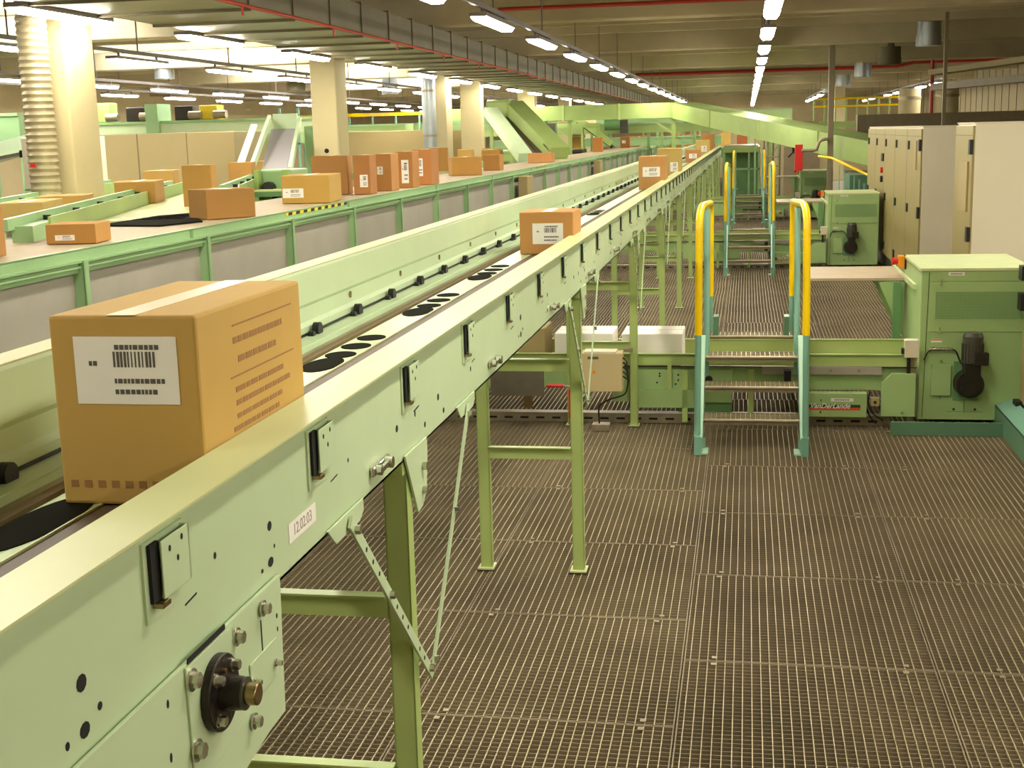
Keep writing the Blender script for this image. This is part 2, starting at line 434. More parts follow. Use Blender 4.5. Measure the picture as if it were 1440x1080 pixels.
# transfer-wheel pockets in the slide plate
def ell(cx, cy, rx, ry, z0, z1, n=24):
    return [(cx+rx*math.cos(2*PI*i/n), cy+ry*math.sin(2*PI*i/n)) for i in range(n)]
for yc in (1.78, 3.83, 4.95, 6.1, 8.6, 10.6):
    for j, dy in enumerate((-.30, -.13, 0.03, .2)):
        rx, ry = (.052, .12) if j == 0 else (.046, .058)
        if yc < 2:
            if j > 1: continue
            rx, ry, dy = .052, .17, (-.18, .2)[j]
        MB().prism(ell(-1.192, yc+dy, rx, ry, 0, 0), 'z', 1.566, 1.568).sc(SL).build('transfer_pocket', 'pocket', t1)
# guide wheels
yy = 1.75; nw = 0
wheel = None
while yy < 40:
    if wheel is None:
        wheel = MB().cyl((-1.404, yy, 1.584), (-1.382, yy, 1.584), .025, 18).cyl((-1.404, yy-.055, 1.575), (-1.385, yy-.055, 1.575), .013, 12).sc(SL).build('guide_wheel', 'black', t1, smooth=True)
        wy = yy
    else:
        c = wheel.copy(); COL.objects.link(c); c.location = (0, (yy-wy)*SL, 0)
    yy += .468; nw += 1
MB().box(-1.412, -1.408, Y0, 40, 1.573, 1.581).sc(SL).build('wheel_rail', 'black', t1)
# guard wall bolts
yy = 3.86
while yy < 22:
    MB().prism(ell(yy, 1.642, .008, .012, 0, 0, 10), 'x', -1.427, -1.4215).sc(SL).build('wall_slot', 'brass', t1); yy += .7125
# sensor brackets on the web
tp = None; yy = 1.674; k = 0
while yy < 43.2:
    if tp is None:
        tp = MB().box(-.840, -.836, yy-.03, yy+.105, 1.525, 1.645).sc(SW).build('bracket_base', 'mint', t1)
        pl = MB().box(-.826, -.823, yy+.004, yy+.098, 1.553, 1.640).box(-.838, -.823, yy+.094, yy+.098, 1.553, 1.640).sc(SW).build('bracket_plate', 'mint', tp, bevel=.001)
        sl = MB().box(-.8355, -.830, yy-.018, yy+.010, 1.553, 1.640).sc(SW).build('dark_slot', 'hole', tp)
        cp = MB().box(-.834, -.818, yy-.014, yy+.012, 1.545, 1.552).sc(SW).build('small_clip', 'brass', tp)
        for (a, b) in ((.03, 1.622), (.072, 1.627), (.055, 1.600)): MB().prism(ell(yy+a, b, .0035, .005, 0, 0, 8), 'x', -.823, -.8222).sc(SW).build('screw_hole', 'hole', tp)
        tpy = yy
    else:
        c = tp.copy(); COL.objects.link(c); c.location = (0, (yy-tpy)*SW, 0)
        for ch in kids(tp):
            cc = ch.copy(); COL.objects.link(cc); cc.parent = c
    yy += .7125; k += 1
# holes in the web
HX = -.8398
hm = MB(); nh = 0
for q in range(0, 12):
    o = q*3.37
    for (y, z, a, b) in ((2.142, 1.521, .010, .009), (1.457, 1.52, .013, .012), (1.455, 1.456, .013, .011), (1.498, 1.470, .006, .006), (1.41, 1.455, .005, .006),
                         (1.898, 1.546, .005, .006), (2.138, 1.455, .013, .009), (2.095, 1.452, .005, .004), (2.16, 1.478, .003, .004), (3.02, 1.50, .011, .009), (2.62, 1.522, .004, .005), (3.3, 1.448, .008, .008), (3.2, 1.50, .006, .01), (3.46, 1.49, .01, .01), (3.52, 1.44, .01, .008), (3.9, 1.49, .006, .008)):
        if y+o > 43: continue
        nh += 1
        if nh <= 96: MB().prism(ell(y+o, z, a, b, 0, 0, 10), 'x', HX, HX+.0006).sc(SW).build('punched_hole', 'hole', t1)
        else: hm.prism(ell(y+o, z, a, b, 0, 0, 10), 'x', HX, HX+.0006)
hm.sc(SW).build('punched_holes', 'hole', t1)['kind'] = 'stuff'
sd = MB()
for q in range(0, 12):
    o = q*.7125*2
    for y in (1.798, 2.52, 3.21):
        if y+o < 30: sd.bar((-.8396, y+o-.022, 1.507), (-.8396, y+o+.022, 1.511), .0006, .003)
sd.sc(SW).build('punched_slit', 'hole', t1)
# white location label
lb = MB().box(-.8396, -.8388, 2.236, 2.392, 1.456, 1.494).sc(SW).build('location_label', 'white', t1)
text_mesh('12.02.03', .030, 'label_text', 'inklight', lb, (-.8386*SW, 2.314*SW, 2.2-(2.2-1.475)*SW), FACE_POS_X, depth=.0002)
# silver latch clamps near the bottom edge
for k in range(0, 11):
    o = 2.84+k*1.4 if k < 9 else None
    if o is None or o > 20: continue
    cl = MB().box(-.838, -.828, o-.07, o+.07, 1.442, 1.466).sc(SW).build('toggle_latch', 'steel', t1, bevel=.004)
    MB().cyl((-.828, o-.045, 1.455), (-.815, o-.045, 1.455), .012, 10).cyl((-.828, o+.03, 1.455), (-.81, o+.03, 1.455), .014, 10).bar((-.818, o-.05, 1.455), (-.818, o+.05, 1.457), .008, .012).sc(SW).build('latch_lever', 'chrome', cl, smooth=True)
# support frames
def support(y, t):
    s = MB().box(-1.335, -.80, y-.03, y+.03, 1.41, 1.452).build('support_frame', 'leg', t)
    for xo in (-.80, -1.278):
        m_ = MB()
        m_.box(xo-.058, xo, y, y+.005, .012, 1.45).box(xo-.004, xo, y, y+.05, .012, 1.45).box(xo-.058, xo-.054, y, y+.05, .012, 1.45)
        m_.build('leg', 'leg', s)
        MB().box(xo-.072, xo+.012, y-.025, y+.075, .006, .0135).build('foot_plate', 'mint_top', s)
        MB().box(xo-.076, xo+.016, y-.03, y+.08, .0016, .006).build('foot_pad', 'black', s)
    for z in (.655, 1.105):
        MB().box(-1.278, -.858, y+.002, y+.006, z-.065, z).box(-1.278, -.858, y-.03, y+.006, z-.004, z+.001).build('crossbar', 'leg', s)
    MB().prism([(y-.03, 1.458), (y+.185, 1.456), (y+.185, 1.41), (y+.165, 1.325), (y+.12, 1.295), (y+.075, 1.29)], 'x', -.797, -.791).build('gusset_plate', 'mint', s, bevel=.001)
    for (a, b) in ((y+.13, 1.395), (y+.125, 1.335)): MB().cyl((-.791, a, b), (-.779, a, b), .011, 6).build('bolt', 'steel', s)
    for sg, yt in ((-1, y-.50), (1, y+.66)):
        MB().prism([(yt-.12, 1.456), (yt+.12, 1.456), (yt+.12, 1.43), (yt+.09, 1.415), (yt-.07, 1.415), (yt-.09, 1.43)], 'x', -.796, -.791).build('brace_tab', 'mint', s, bevel=.001)
        P0 = Vector((-.784, yt, 1.44)); P1 = Vector((-.784, y+.115, .85))
        br = MB().bar(P0, P1, .006, .027 if sg < 0 else .018, up=(0, 1, 0)).build('diagonal_brace', 'mint', s)
        for q in (.04, .42, .95):
            a = P0.lerp(P1, q); MB().cyl(a, a+Vector((.014, 0, 0)), .010, 6).build('bolt', 'steel', s)
        if sg < 0:
            dh = MB()
            for q in (.15, .22, .29, .5, .57, .64, .8, .87):
                a = P0.lerp(P1, q)+Vector((.003, 0, 0)); dh.cyl(a, a+Vector((.0006, 0, 0)), .006, 8)
            dh.build('punched_holes', 'hole', s)
    return s
sp = support(2.94, t1)
for k in range(1, 12):
    c = sp.copy(); COL.objects.link(c); c.location = (0, 3.37*k, 0)
    for ch in kids(sp):
        cc = ch.copy(); COL.objects.link(cc); cc.parent = c
# bearing plates at the near end
bp = MB().prism([(.95, 1.428), (2.149, 1.428), (2.136, 1.17), (2.051, 1.168), (1.90, 1.150), (.95, 1.15)], 'x', -.835, -.828).sc(SW).build('end_plate', 'mint', t1, bevel=.001)
MB().box(-.828, -.8265, 1.742, 1.888, 1.4255, 1.4345).sc(SW).build('dark_slot', 'hole', bp)
MB().prism([(1.73, 1.424), (1.905, 1.424), (1.95, 1.24), (1.735, 1.22)], 'x', -.828, -.824).sc(SW).build('bearing_mount', 'mint', bp, bevel=.001)
MB().box(-.8278, -.827, 2.041, 2.0445, 1.291, 1.381).sc(SW).build('dark_slit', 'hole', bp)
MB().prism([(1.978, 1.325), (2.105, 1.325), (2.105, 1.255), (1.978, 1.255)], 'x', -.828, -.825).sc(SW).build('small_cover', 'mint', bp, bevel=.001)
def hexbolt(y, z, rr, x=-.824, par=bp):
    MB().cyl((x, y, z), (x+.003, y, z), rr*1.45, 16).cyl((x+.003, y, z), (x+.014, y, z), rr, 6).sc(SW).build('hex_bolt', 'steel', par)
for (y, z, rr) in ((2.046, 1.402, .010), (1.924, 1.398, .011), (1.745, 1.400, .0125), (1.745, 1.285, .0125), (1.975, 1.225, .010)): hexbolt(y, z, rr)
for (y, z, rr) in ((2.09, 1.283, .005), (1.99, 1.29, .005)): hexbolt(y, z, rr, -.825)
fb = thing('flange_bearing', (-.786, 1.742, 1.386), 'black round flange bearing with brass shaft end on the lower near plate', 'bearing')
c0 = (1.83, 1.343)
MB().cyl((-.824, *c0), (-.809, *c0), .062, 40).sc(SW).build('flange', 'castiron', fb, smooth=True, bevel=.002)
MB().cyl((-.809, *c0), (-.775, *c0), .030, 32, .026).sc(SW).build('hub', 'castiron', fb, smooth=True)
MB().cyl((-.775, *c0), (-.772, *c0), .0265, 32).sc(SW).build('locking_ring', 'motor', fb)
MB().cyl((-.772, *c0), (-.752, *c0), .018, 28).sc(SW).build('shaft', 'brass', fb, smooth=True, bevel=.002)
for a in (45, 135, 225, 315):
    yb, zb = c0[0]+.047*math.cos(math.radians(a)), c0[1]+.047*math.sin(math.radians(a))
    MB().cyl((-.809, yb, zb), (-.806, yb, zb), .011, 16).cyl((-.806, yb, zb), (-.795, yb, zb), .0085, 6).sc(SW).build('hex_bolt', 'steel', fb)
MB().cyl((-.809, 1.822, 1.383), (-.80, 1.822, 1.383), .004, 8).sc(SW).build('grease_nipple', 'brass', fb)
hh = MB()
for (y, z, a, b) in ((1.669, 1.395, .004, .007), (1.666, 1.312, .004, .008), (2.12, 1.36, .004, .005), (2.12, 1.335, .003, .005)): hh.prism(ell(y, z, a, b, 0, 0, 8), 'x', -.828, -.8275)
hh.sc(SW).build('punched_holes', 'hole', bp)
MB().prism([(1.60, 1.24), (1.68, 1.25), (1.66, 1.19), (1.60, 1.19)], 'x', -.828, -.8272).sc(SW).build('teal_mark', 'teald', bp)

# ------------------------------------------------------------------ conveyor 2 (left, beige belt)
t2 = thing('belt_conveyor', (-3.95, 30, 0), 'long green conveyor with grey side panels, left behind the foreground conveyor', 'conveyor')
A0, A1 = 3.0, 66
MB().box(-3.505, -3.499, A0, A1, 1.60, 1.655).box(-3.53, -3.499, A0, A1, 1.652, 1.660).build('upper_side_sheet', 'green', t2)
MB().box(-3.53, -3.475, A0, A1, 1.590, 1.602).box(-3.515, -3.485, A0, A1, 1.560, 1.572).box(-3.53, -3.50, A0, A1, 1.535, 1.59).build('side_rail', 'green', t2)
MB().box(-3.53, -3.49, A0, A1, 1.135, 1.175).build('bottom_rail', 'green', t2)
MB().box(-3.56, -3.53, A0, A1, 1.17, 1.54).build('grey_side_panel', 'greypanel', t2)
MB().box(-4.4, -3.53, A0, A1, 1.645, 1.656).build('belt', 'beltw', t2)
MB().box(-4.42, -4.40, A0, A1, 1.45, 1.66).build('far_side_sheet', 'green', t2)
yy = 4.79; pst = None
while yy < A1:
    if pst is None:
        pst = MB().box(-3.53, -3.47, yy-.006, yy+.006, 1.135, 1.60).box(-3.478, -3.47, yy-.006, yy+.05, 1.135, 1.60).build('side_post', 'green', t2); y0p = yy
    else:
        c = pst.copy(); COL.objects.link(c); c.location = (0, yy-y0p, 0)
    yy += 1.647
yy = 7.9; sm_ = MB()
while yy < A1: sm_.box(-3.4985, -3.494, yy-.02, yy+.02, 1.60, 1.652); yy += 3.4
sm_.build('sheet_joint', 'greend', t2)
hz = MB().box(-3.4985, -3.497, 9.66, 11.25, 1.628, 1.650).build('hazard_tape', 'hazard_y', t2)
st = MB()
for k in range(9):
    y = 9.72+k*.18; st.prism([(y, 1.628), (y+.09, 1.628), (y+.10, 1.650), (y+.01, 1.650)], 'x', -3.497, -3.4962)
st.build('black_stripes', 'black', hz)
hz = MB().box(-3.4985, -3.497, 22.0, 23.2, 1.628, 1.650).build('hazard_tape', 'hazard_y', t2)
st = MB()
for k in range(7):
    y = 22.03+k*.17; st.prism([(y, 1.628), (y+.085, 1.628), (y+.095, 1.650), (y+.01, 1.650)], 'x', -3.497, -3.4962)
st.build('black_stripes', 'black', hz)
lg = None; yy = 4.0
while yy < A1:
    if lg is None:
        lg = MB().box(-3.56, -3.50, yy, yy+.06, 0, 1.14).box(-4.42, -4.36, yy, yy+.06, 0, 1.5).box(-4.4, -3.5, yy, yy+.06, 1.07, 1.14).build('support_leg', 'leg', t2); y0p = yy
    else:
        c = lg.copy(); COL.objects.link(c); c.location = (0, yy-y0p, 0)
    yy += 3.3
# tan control boxes hanging on its side
for (y, lab) in ((20.0, 'small tan control box hung on the panelled green conveyor, nearer one'), (30.2, 'small tan control box hung on the panelled green conveyor, farther one')):
    t = thing('control_box', (-3.4, y, 1.17), lab, 'control box', 'control boxes on the panelled conveyor')
    MB().box(-3.46, -3.32, y, y+.55, 1.16, 1.56).build('housing', 'cabtan', t, bevel=.005)
    MB().box(-3.45, -3.37, y+.05, y+.2, 1.10, 1.16).build('cable_gland', 'black', t)

# ------------------------------------------------------------------ merging conveyors from the left
def merge(x, y, ang, L, lab, n=0, wall=.12):
    t = thing('merge_conveyor', (x, y, 0), lab, 'conveyor', 'merge conveyors')
    m_ = MB()
    MB().box(x-.62, x+.02, y+1.3, y+L, 1.60, 1.655).build('roller_bed', 'greend', t)
    rl = MB(); yy = y+1.4
    while yy < y+L-.1: rl.box(x-.6, x, yy, yy+.085, 1.655, 1.668); yy += .13
    rl.build('rollers', 'mint_top', t)
    MB().box(x-.64, x-.625, y+.05, y+L, 1.55, 1.66+wall).build('guard_wall', 'lime', t)
    MB().box(x-.76, x-.64, y-.35, y+L, 1.60, 1.66+wall*.75).box(x-.78, x-.74, y-.5, y+L, 1.66+wall*.6, 1.66+wall+.02).build('outer_rail', 'green', t)
    MB().box(x, x+.03, y+2.4, y+L, 1.55, 1.67).build('inner_rail', 'lime', t)
    MB().box(x-.6, x-.54, y+1.2, y+1.26, 0, 1.6).box(x-.1, x-.04, y+1.2, y+1.26, 0, 1.6).box(x-.6, x-.54, y+L-.3, y+L-.24, 0, 1.6).box(x-.1, x-.04, y+L-.3, y+L-.24, 0, 1.6).build('support_legs', 'leg', t)
    kn = MB(); yy = y+.3
    while yy < y+L: kn.cyl((x-.70, yy, 1.66+wall*.75), (x-.70, yy, 1.66+wall*.75+.03), .025, 8); yy += .9
    kn.build('knobs', 'black', t)
    t.rotation_euler = (0, 0, math.radians(ang))
    return t
merge(-3.58, 7.55, 17, 6.6, 'angled roller conveyor joining the panelled conveyor, nearest at left')
merge(-4.5, 7.6, 17, 7.5, 'angled roller conveyor behind the nearest joining one, carrying boxes at far left')
merge(-4.35, 12.6, 17, 6.0, 'angled roller conveyor joining below the steep grey belt at left')
merge(-4.3, 17.4, 17, 6.5, 'angled roller conveyor joining the panelled conveyor in mid distance')
o = MB().prism([(-4.35, 8.3), (-3.85, 8.2), (-3.72, 8.6), (-4.25, 9.6), (-4.38, 9.3)], 'z', 1.657, 1.668).build('transfer_plate', 'pocket', org=(-4.1, 8.7, 1.657))
tag(o, 'dark curved transfer plate where the nearest roller conveyor joins the belt', 'plate')

# ------------------------------------------------------------------ cartons
def bars(mb, x0, x1, y, z0, z1, n):
    for i in range(n):
        a = x0+(x1-x0)*i/n; mb.box(a, a+(x1-x0)/n*random.uniform(.3, .75), y-.0006, y, z0, z1)
def carton(x, y, z, w, d, h, rot, rgb, label, lab=None, tape=True, group=None, flap=False, labs=None):
    t = thing('cardboard_box', (x, y, z), label, 'box', group)
    cm = card(rgb)
    MB().box(x-w/2, x+w/2, y-d/2, y+d/2, z, z+h).build('carton_body', cm, t, bevel=min(.006, h*.03))
    if tape:
        tw = .025
        MB().box(x-tw, x+tw, y-d/2-.0008, y+d/2+.0008, z+h-.0005, z+h+.0008).build('packing_tape', 'tape', t)
    if lab:
        x0, x1, z0, z1 = lab
        L = MB().box(x+x0, x+x1, y-d/2-.0016, y-d/2-.0003, z+z0, z+z1).build('shipping_label', 'white', t)
        k = MB(); lw, lh = x1-x0, z1-z0; yf = y-d/2-.0016
        bars(k, x+x0+lw*.38, x+x0+lw*.8, yf, z+z0+lh*.55, z+z0+lh*.78, 12)
        for (a, b, c_) in ((.40, .8, .84), (.38, .86, .34), (.38, .8, .18), (.14, .22, .60)):
            q = x+x0+lw*a
            while q < x+x0+lw*b:
                ww = lw*random.uniform(.02, .05); k.box(q, q+ww, yf-.0006, yf, z+z0+lh*(c_-.03), z+z0+lh*(c_+.04)); q += ww+lw*.012
        k.build('label_print', 'ink', L)
    if labs:
        for (y0_, y1_, z0, z1) in labs:
            MB().box(x+w/2+.0003, x+w/2+.0016, y+y0_, y+y1_, z+z0, z+z1).build('shipping_label', 'white', t)
    t.rotation_euler = (0, 0, math.radians(rot)); return t
def cartonS(x, y, z, w, d, h, rot, rgb, label, lab=None, *a):
    k = SL
    return carton(x*k, y*k, 2.2-(2.2-z)*k, w*k, d*k, h*k, rot, rgb, label, tuple(v*k for v in lab) if lab else None, *a)
G1 = 'cartons on the foreground conveyor'; G2 = 'cartons on the left conveyors'
TAN = (198, 156, 96); ORG_ = (190, 138, 86); BRN = (170, 122, 74); PALE = (204, 172, 116)
big = cartonS(-1.07, 2.365, 1.567, .275, .54, .342, 0, (196, 158, 96), 'biggest cardboard box on the foreground conveyor, with white label and printed lines', (-.092, .10, .185, .305), True, G1)
pr = MB()
for (zc, a, b, th) in ((.300, .10, .48, .003), (.272, .10, .42, .012), (.235, .12, .38, .012), (.205, .08, .48, .003), (.180, .10, .42, .010), (.155, .10, .45, .010), (.130, .10, .40, .009), (.108, .08, .38, .009), (.085, .08, .48, .003), (.062, .10, .42, .009)):
    y = 2.365-.27+a+.06
    while y < 2.365-.27+b:
        ww = random.uniform(.018, .05) if th > .005 else .2
        ww = min(ww, 2.365-.27+b-y); pr.box(-.9325, -.9317, y, y+ww, 1.567+zc-th/2, 1.567+zc+th/2); y += ww+(.006 if th > .005 else 0)
pr.sc(SL).build('printed_lines', 'brownbox', big)
mk = MB()
for i in range(9): mk.box(-1.19+i*.026, -1.19+i*.026+.014, 2.0943, 2.0949, 1.567+.032, 1.567+.045)
mk.sc(SL).build('printed_marks', 'brownbox', big)
cartonS(-1.05, 7.07, 1.567, .29, .33, .225, 0, (196, 142, 92), 'low orange-brown box with white barcode label, second on the foreground conveyor', (-.075, .09, .055, .165), True, G1)
cartonS(-1.03, 14.8, 1.567, .29, .52, .36, 0, (192, 142, 94), 'upright orange-brown box with barcode label, third on the foreground conveyor', (-.1, .09, .14, .245), True, G1)
cartonS(-1.02, 17.8, 1.567, .31, .49, .40, 0, (200, 170, 112), 'tall pale tan box directly behind the third box on the foreground conveyor', (.02, .12, .1, .22), True, G1)
cartonS(-1.06, 26.5, 1.567, .29, .3, .25, 0, (186, 128, 86), 'small reddish box with white label far along the foreground conveyor', (-.07, .08, .08, .17), False, G1)
cartonS(-1.08, 33, 1.567, .33, .5, .38, 0, (200, 168, 110), 'pale box with square label near the end of the foreground conveyor', (-.03, .1, .1, .24), False, G1)
cartonS(-1.1, 38, 1.567, .34, .5, .5, 0, (200, 140, 90), 'brown box at the very end of the foreground conveyor', None, False, G1)
L = [
 (-3.86, 5.78, 1.66, .36, .62, .25, 5, BRN, 'large brown box cut by the left picture edge, nearest on the panelled conveyor', None),
 (-5.11, 8.80, 1.669, .30, .66, .15, 17, PALE, 'flat pale-topped box second from the left edge behind the nearest brown box', None),
 (-6.6, 9.9, 1.669, .40, .5, .15, 17, TAN, 'box end peeking in at the left picture edge below the ribbed pipe', None),
 (-7.10, 12.9, 1.669, .42, .76, .15, 17, TAN, 'flat brown box below the ribbed pipe, with a tape seam on top', None),
 (-5.49, 9.99, 1.669, .35, .47, .14, 17, TAN, 'box with bright tan end face just in front of the box under the first column', None),
 (-3.76, 6.95, 1.66, .28, .28, .11, 10, (184, 134, 74), 'low box with pale label beside the belt edge at lower left', (-.09, .02, .02, .05)),
 (-5.54, 11.44, 1.669, .36, .59, .20, 17, (176, 132, 74), 'long brown box on the roller conveyor just right of the first column', None),
 (-7.34, 15.79, 1.669, .38, .56, .20, 17, TAN, 'flat box behind the long one, in front of the left tan partition', None),
 (-4.62, 10.68, 1.665, .25, .20, .35, 10, (185, 140, 78), 'tall upright box standing on the roller conveyor at left', None),
 (-3.76, 9.06, 1.66, .39, .28, .21, 50, (169, 123, 68), 'wide dark brown box turned askew at the belt edge left of the hazard tape', None),
 (-6.20, 15.66, 1.68, .29, .27, .27, 10, (178, 131, 74), 'box below the steep grey belt, left one of two touching', None),
 (-7.6, 20.3, 1.669, .40, .30, .22, 10, TAN, 'box below the steep grey belt, right one of two touching', None),
 (-3.80, 11.22, 1.66, .42, .61, .24, 8, (191, 152, 84), 'wide tan box with white label above the hazard striped tape', (-.2, -.02, .05, .13)),
 (-4.1, 12.75, 1.66, .36, .3, .38, 8, BRN, 'brown box directly behind the one over the hazard tape', None),
 (-3.72, 12.62, 1.66, .17, .24, .38, 0, (173, 117, 72), 'first of four tall boxes in a tight row, with two pale labels', (-.02, .06, .07, .19)),
 (-3.70, 13.35, 1.66, .18, .30, .38, 0, (180, 127, 80), 'second of four tall boxes in a tight row, with one pale label', (-.06, .0, .17, .25)),
 (-3.67, 14.1, 1.66, .19, .30, .39, 0, (176, 121, 72), 'third of four tall boxes in a tight row, with labels one above the other', (-.03, .05, .05, .3)),
 (-3.66, 14.9, 1.66, .22, .37, .40, 0, (184, 121, 74), 'last of four tall boxes in a tight row, redder than the rest', (-.06, .01, .1, .3)),
 (-4.75, 20.2, 1.67, .30, .25, .36, 10, (180, 131, 72), 'upright box right of the spiral downpipe foot', None),
 (-3.90, 18.18, 1.66, .42, .40, .25, 20, (175, 129, 68), 'wide brown box at the belt edge right of the four tall boxes', None),
 (-3.90, 20.3, 1.66, .26, .35, .24, 0, (169, 119, 63), 'box right behind the wide brown one at the belt edge', None),
 (-6.4, 30, 1.669, .33, .33, .22, 0, TAN, 'small box in the distance below the concrete column, left one', None),
 (-6.0, 31, 1.669, .36, .33, .22, 0, (176, 131, 76), 'small box in the distance below the concrete column, right one', None),
 (-5.3, 27.5, 1.669, .40, .35, .23, 0, (178, 132, 66), 'box at the foot of the steep incline conveyor', None),
 (-3.90, 25.20, 1.66, .47, .33, .18, 0, (193, 138, 93), 'low wide pinkish-brown box alone on the panelled conveyor', None),
 (-4.12, 36.99, 1.66, .27, .25, .40, 0, (185, 123, 65), 'lone upright orange box far along the panelled conveyor', None),
 (-4.1, 45.35, 1.66, .32, .40, .37, 0, (166, 108, 59), 'far box with small label, first of a distant row', (-.1, .02, .15, .25)),
 (-4.05, 48.4, 1.66, .36, .5, .37, 0, (167, 111, 63), 'far box, second of a distant row', None),
 (-3.9, 51.6, 1.66, .4, .5, .37, 0, (160, 104, 57), 'far box, last of a distant row', (-.05, .08, .12, .22)),
 (-5.6, 44, 1.669, .4, .4, .4, 0, TAN, 'distant box left of the lone upright orange box', None),
]
for (x, y, z, w, d, h, rr, rgb, lab, lb_) in L:
    carton(x, y, z, w, d, h, rr, rgb, lab, lb_, h > .13 and y < 20, G2)
for i, (x, y, z, w, d, h) in enumerate(((-2.6, 48.8, 1.52, .5, .5, .42), (-2.0, 50, 1.52, .5, .5, .5), (-1.5, 53, 1.52, .5, .5, .5), (-.9, 55, 1.52, .45, .5, .55), (-2.85, 56, 1.52, .6, .5, .55), (-.2, 52, 1.52, .4, .4, .45))):
    carton(x, y, z, w, d, h, 0, [BRN, (198, 128, 70), (172, 112, 62), TAN, (190, 120, 66), (170, 90, 60)][i], 'distant box in the cluster past the conveyor end, %s from the left' % ['first', 'third', 'fourth', 'fifth', 'second', 'rightmost'][i], None, False, 'boxes past the conveyor end')
o = MB().box(-3.2, .1, 48.2, 58, 1.2, 1.52).box(-3.1, -3, 48.3, 48.4, 0, 1.2).box(-.1, 0, 48.3, 48.4, 0, 1.2).box(-3.1, -3, 57.8, 57.9, 0, 1.2).box(-.1, 0, 57.8, 57.9, 0, 1.2).build('sorting_table', 'greend', org=(-1.5, 52, 0)); 
tag(o, 'dark green sorting table past the conveyor end, under the far boxes', 'table')
o.name = 'sorting_table'

# ------------------------------------------------------------------ cross conveyor, stair, drive machine (bay at Y ~ 9.6), repeated each 11.3 m
def crossover(y):
    t = thing('crossover_stair', (0.04, y, 0), 'nearest teal step-over stair with yellow handrails on the grating', 'stairs', 'step-over stairs')
    for sg in (-1, 1):
        xo = .04+sg*.335
        s = MB().prism([(y-.08, .012), (y+.08, .012), (y+.64, .55), (y+.64, .72), (y+.55, .72), (y-.08, .10)], 'x', xo-.006, xo+.006)
        s.prism([(y-.09, .012), (y-.08, .012), (y-.08, .11), (y+.57, .73), (y+.56, .73), (y-.09, .12)], 'x', min(xo, xo+sg*.05)-.0, max(xo, xo+sg*.05))
        s.box(xo-.045, xo+.045, y-.1, y+.06, .002, .014)
        s.build('stringer', 'teal_light', t, bevel=.001)
        MB().box(min(xo, xo+sg*.05), max(xo, xo+sg*.05), y-.115, y-.095, .0, .13).build('base_bracket', 'teal', t)
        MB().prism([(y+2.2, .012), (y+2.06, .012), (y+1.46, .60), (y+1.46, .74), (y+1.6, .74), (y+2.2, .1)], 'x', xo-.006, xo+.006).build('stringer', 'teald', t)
        # handrail hoop
        path = [(xo+sg*.03, y-.07, .06), (xo+sg*.02, y+.02, 1.635), (xo+sg*.01, y+.30, 1.68), (xo, y+2.15, 1.60), (xo, y+2.12, .1)]
        rad = .022
        for pp in ([path[0], (xo+sg*.025, y-.02, .86)], [(xo, y+2.13, .86), path[-1]], [(xo-sg*.012, y+.62, .52), (xo-sg*.008, y+.9, 1.62)]): MB().tube(pp, rad, 14).build('rail_post', 'teal', t, smooth=True)
        MB().tube([(xo+sg*.025, y-.02, .82), path[1], path[2], path[3], (xo, y+2.13, .82)], rad+.003, 16, bend=.12).build('handrail_grip', 'yellow', t, smooth=True)
        MB().box(xo-sg*.012-.02, xo-sg*.012+.02, y+.585, y+.60, .44, .58).box(xo-.02, xo+.025, y-.105, y-.095, .05, .12).build('post_bracket', 'teal', t)
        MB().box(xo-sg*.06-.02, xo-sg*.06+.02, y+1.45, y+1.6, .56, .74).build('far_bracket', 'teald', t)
    for i, z in enumerate((.215, .405, .585)):
        yt = y+.05+i*.215
        for back in (0, 1):
            yb = yt if not back else y+2.12-(i*.215)-.24
            tr = MB().box(-.285, .365, yb, yb+.004, z-.035, z+.001).cyl((-.285, yb, z-.004), (.365, yb, z-.004), .012, 10).box(-.285, .365, yb+.23, yb+.234, z-.03, z)
            k = tr.build('tread', 'galv', t)
            gr = MB(); q = -.27
            while q < .36: gr.box(q-.0018, q+.0018, yb, yb+.23, z-.025, z); q += .034
            q = yb+.03
            while q < yb+.22: gr.box(-.285, .365, q-.0012, q+.0012, z-.025, z-.002); q += .03
            gr.build('tread_grating', 'grate_top', k)
    MB().cyl((-.27, y+.75, .36), (-.27, y+.79, .36), .03, 10).box(.28, .33, y+.72, y+.80, .30, .44).build('sensor_block', 'black', t)
    return t
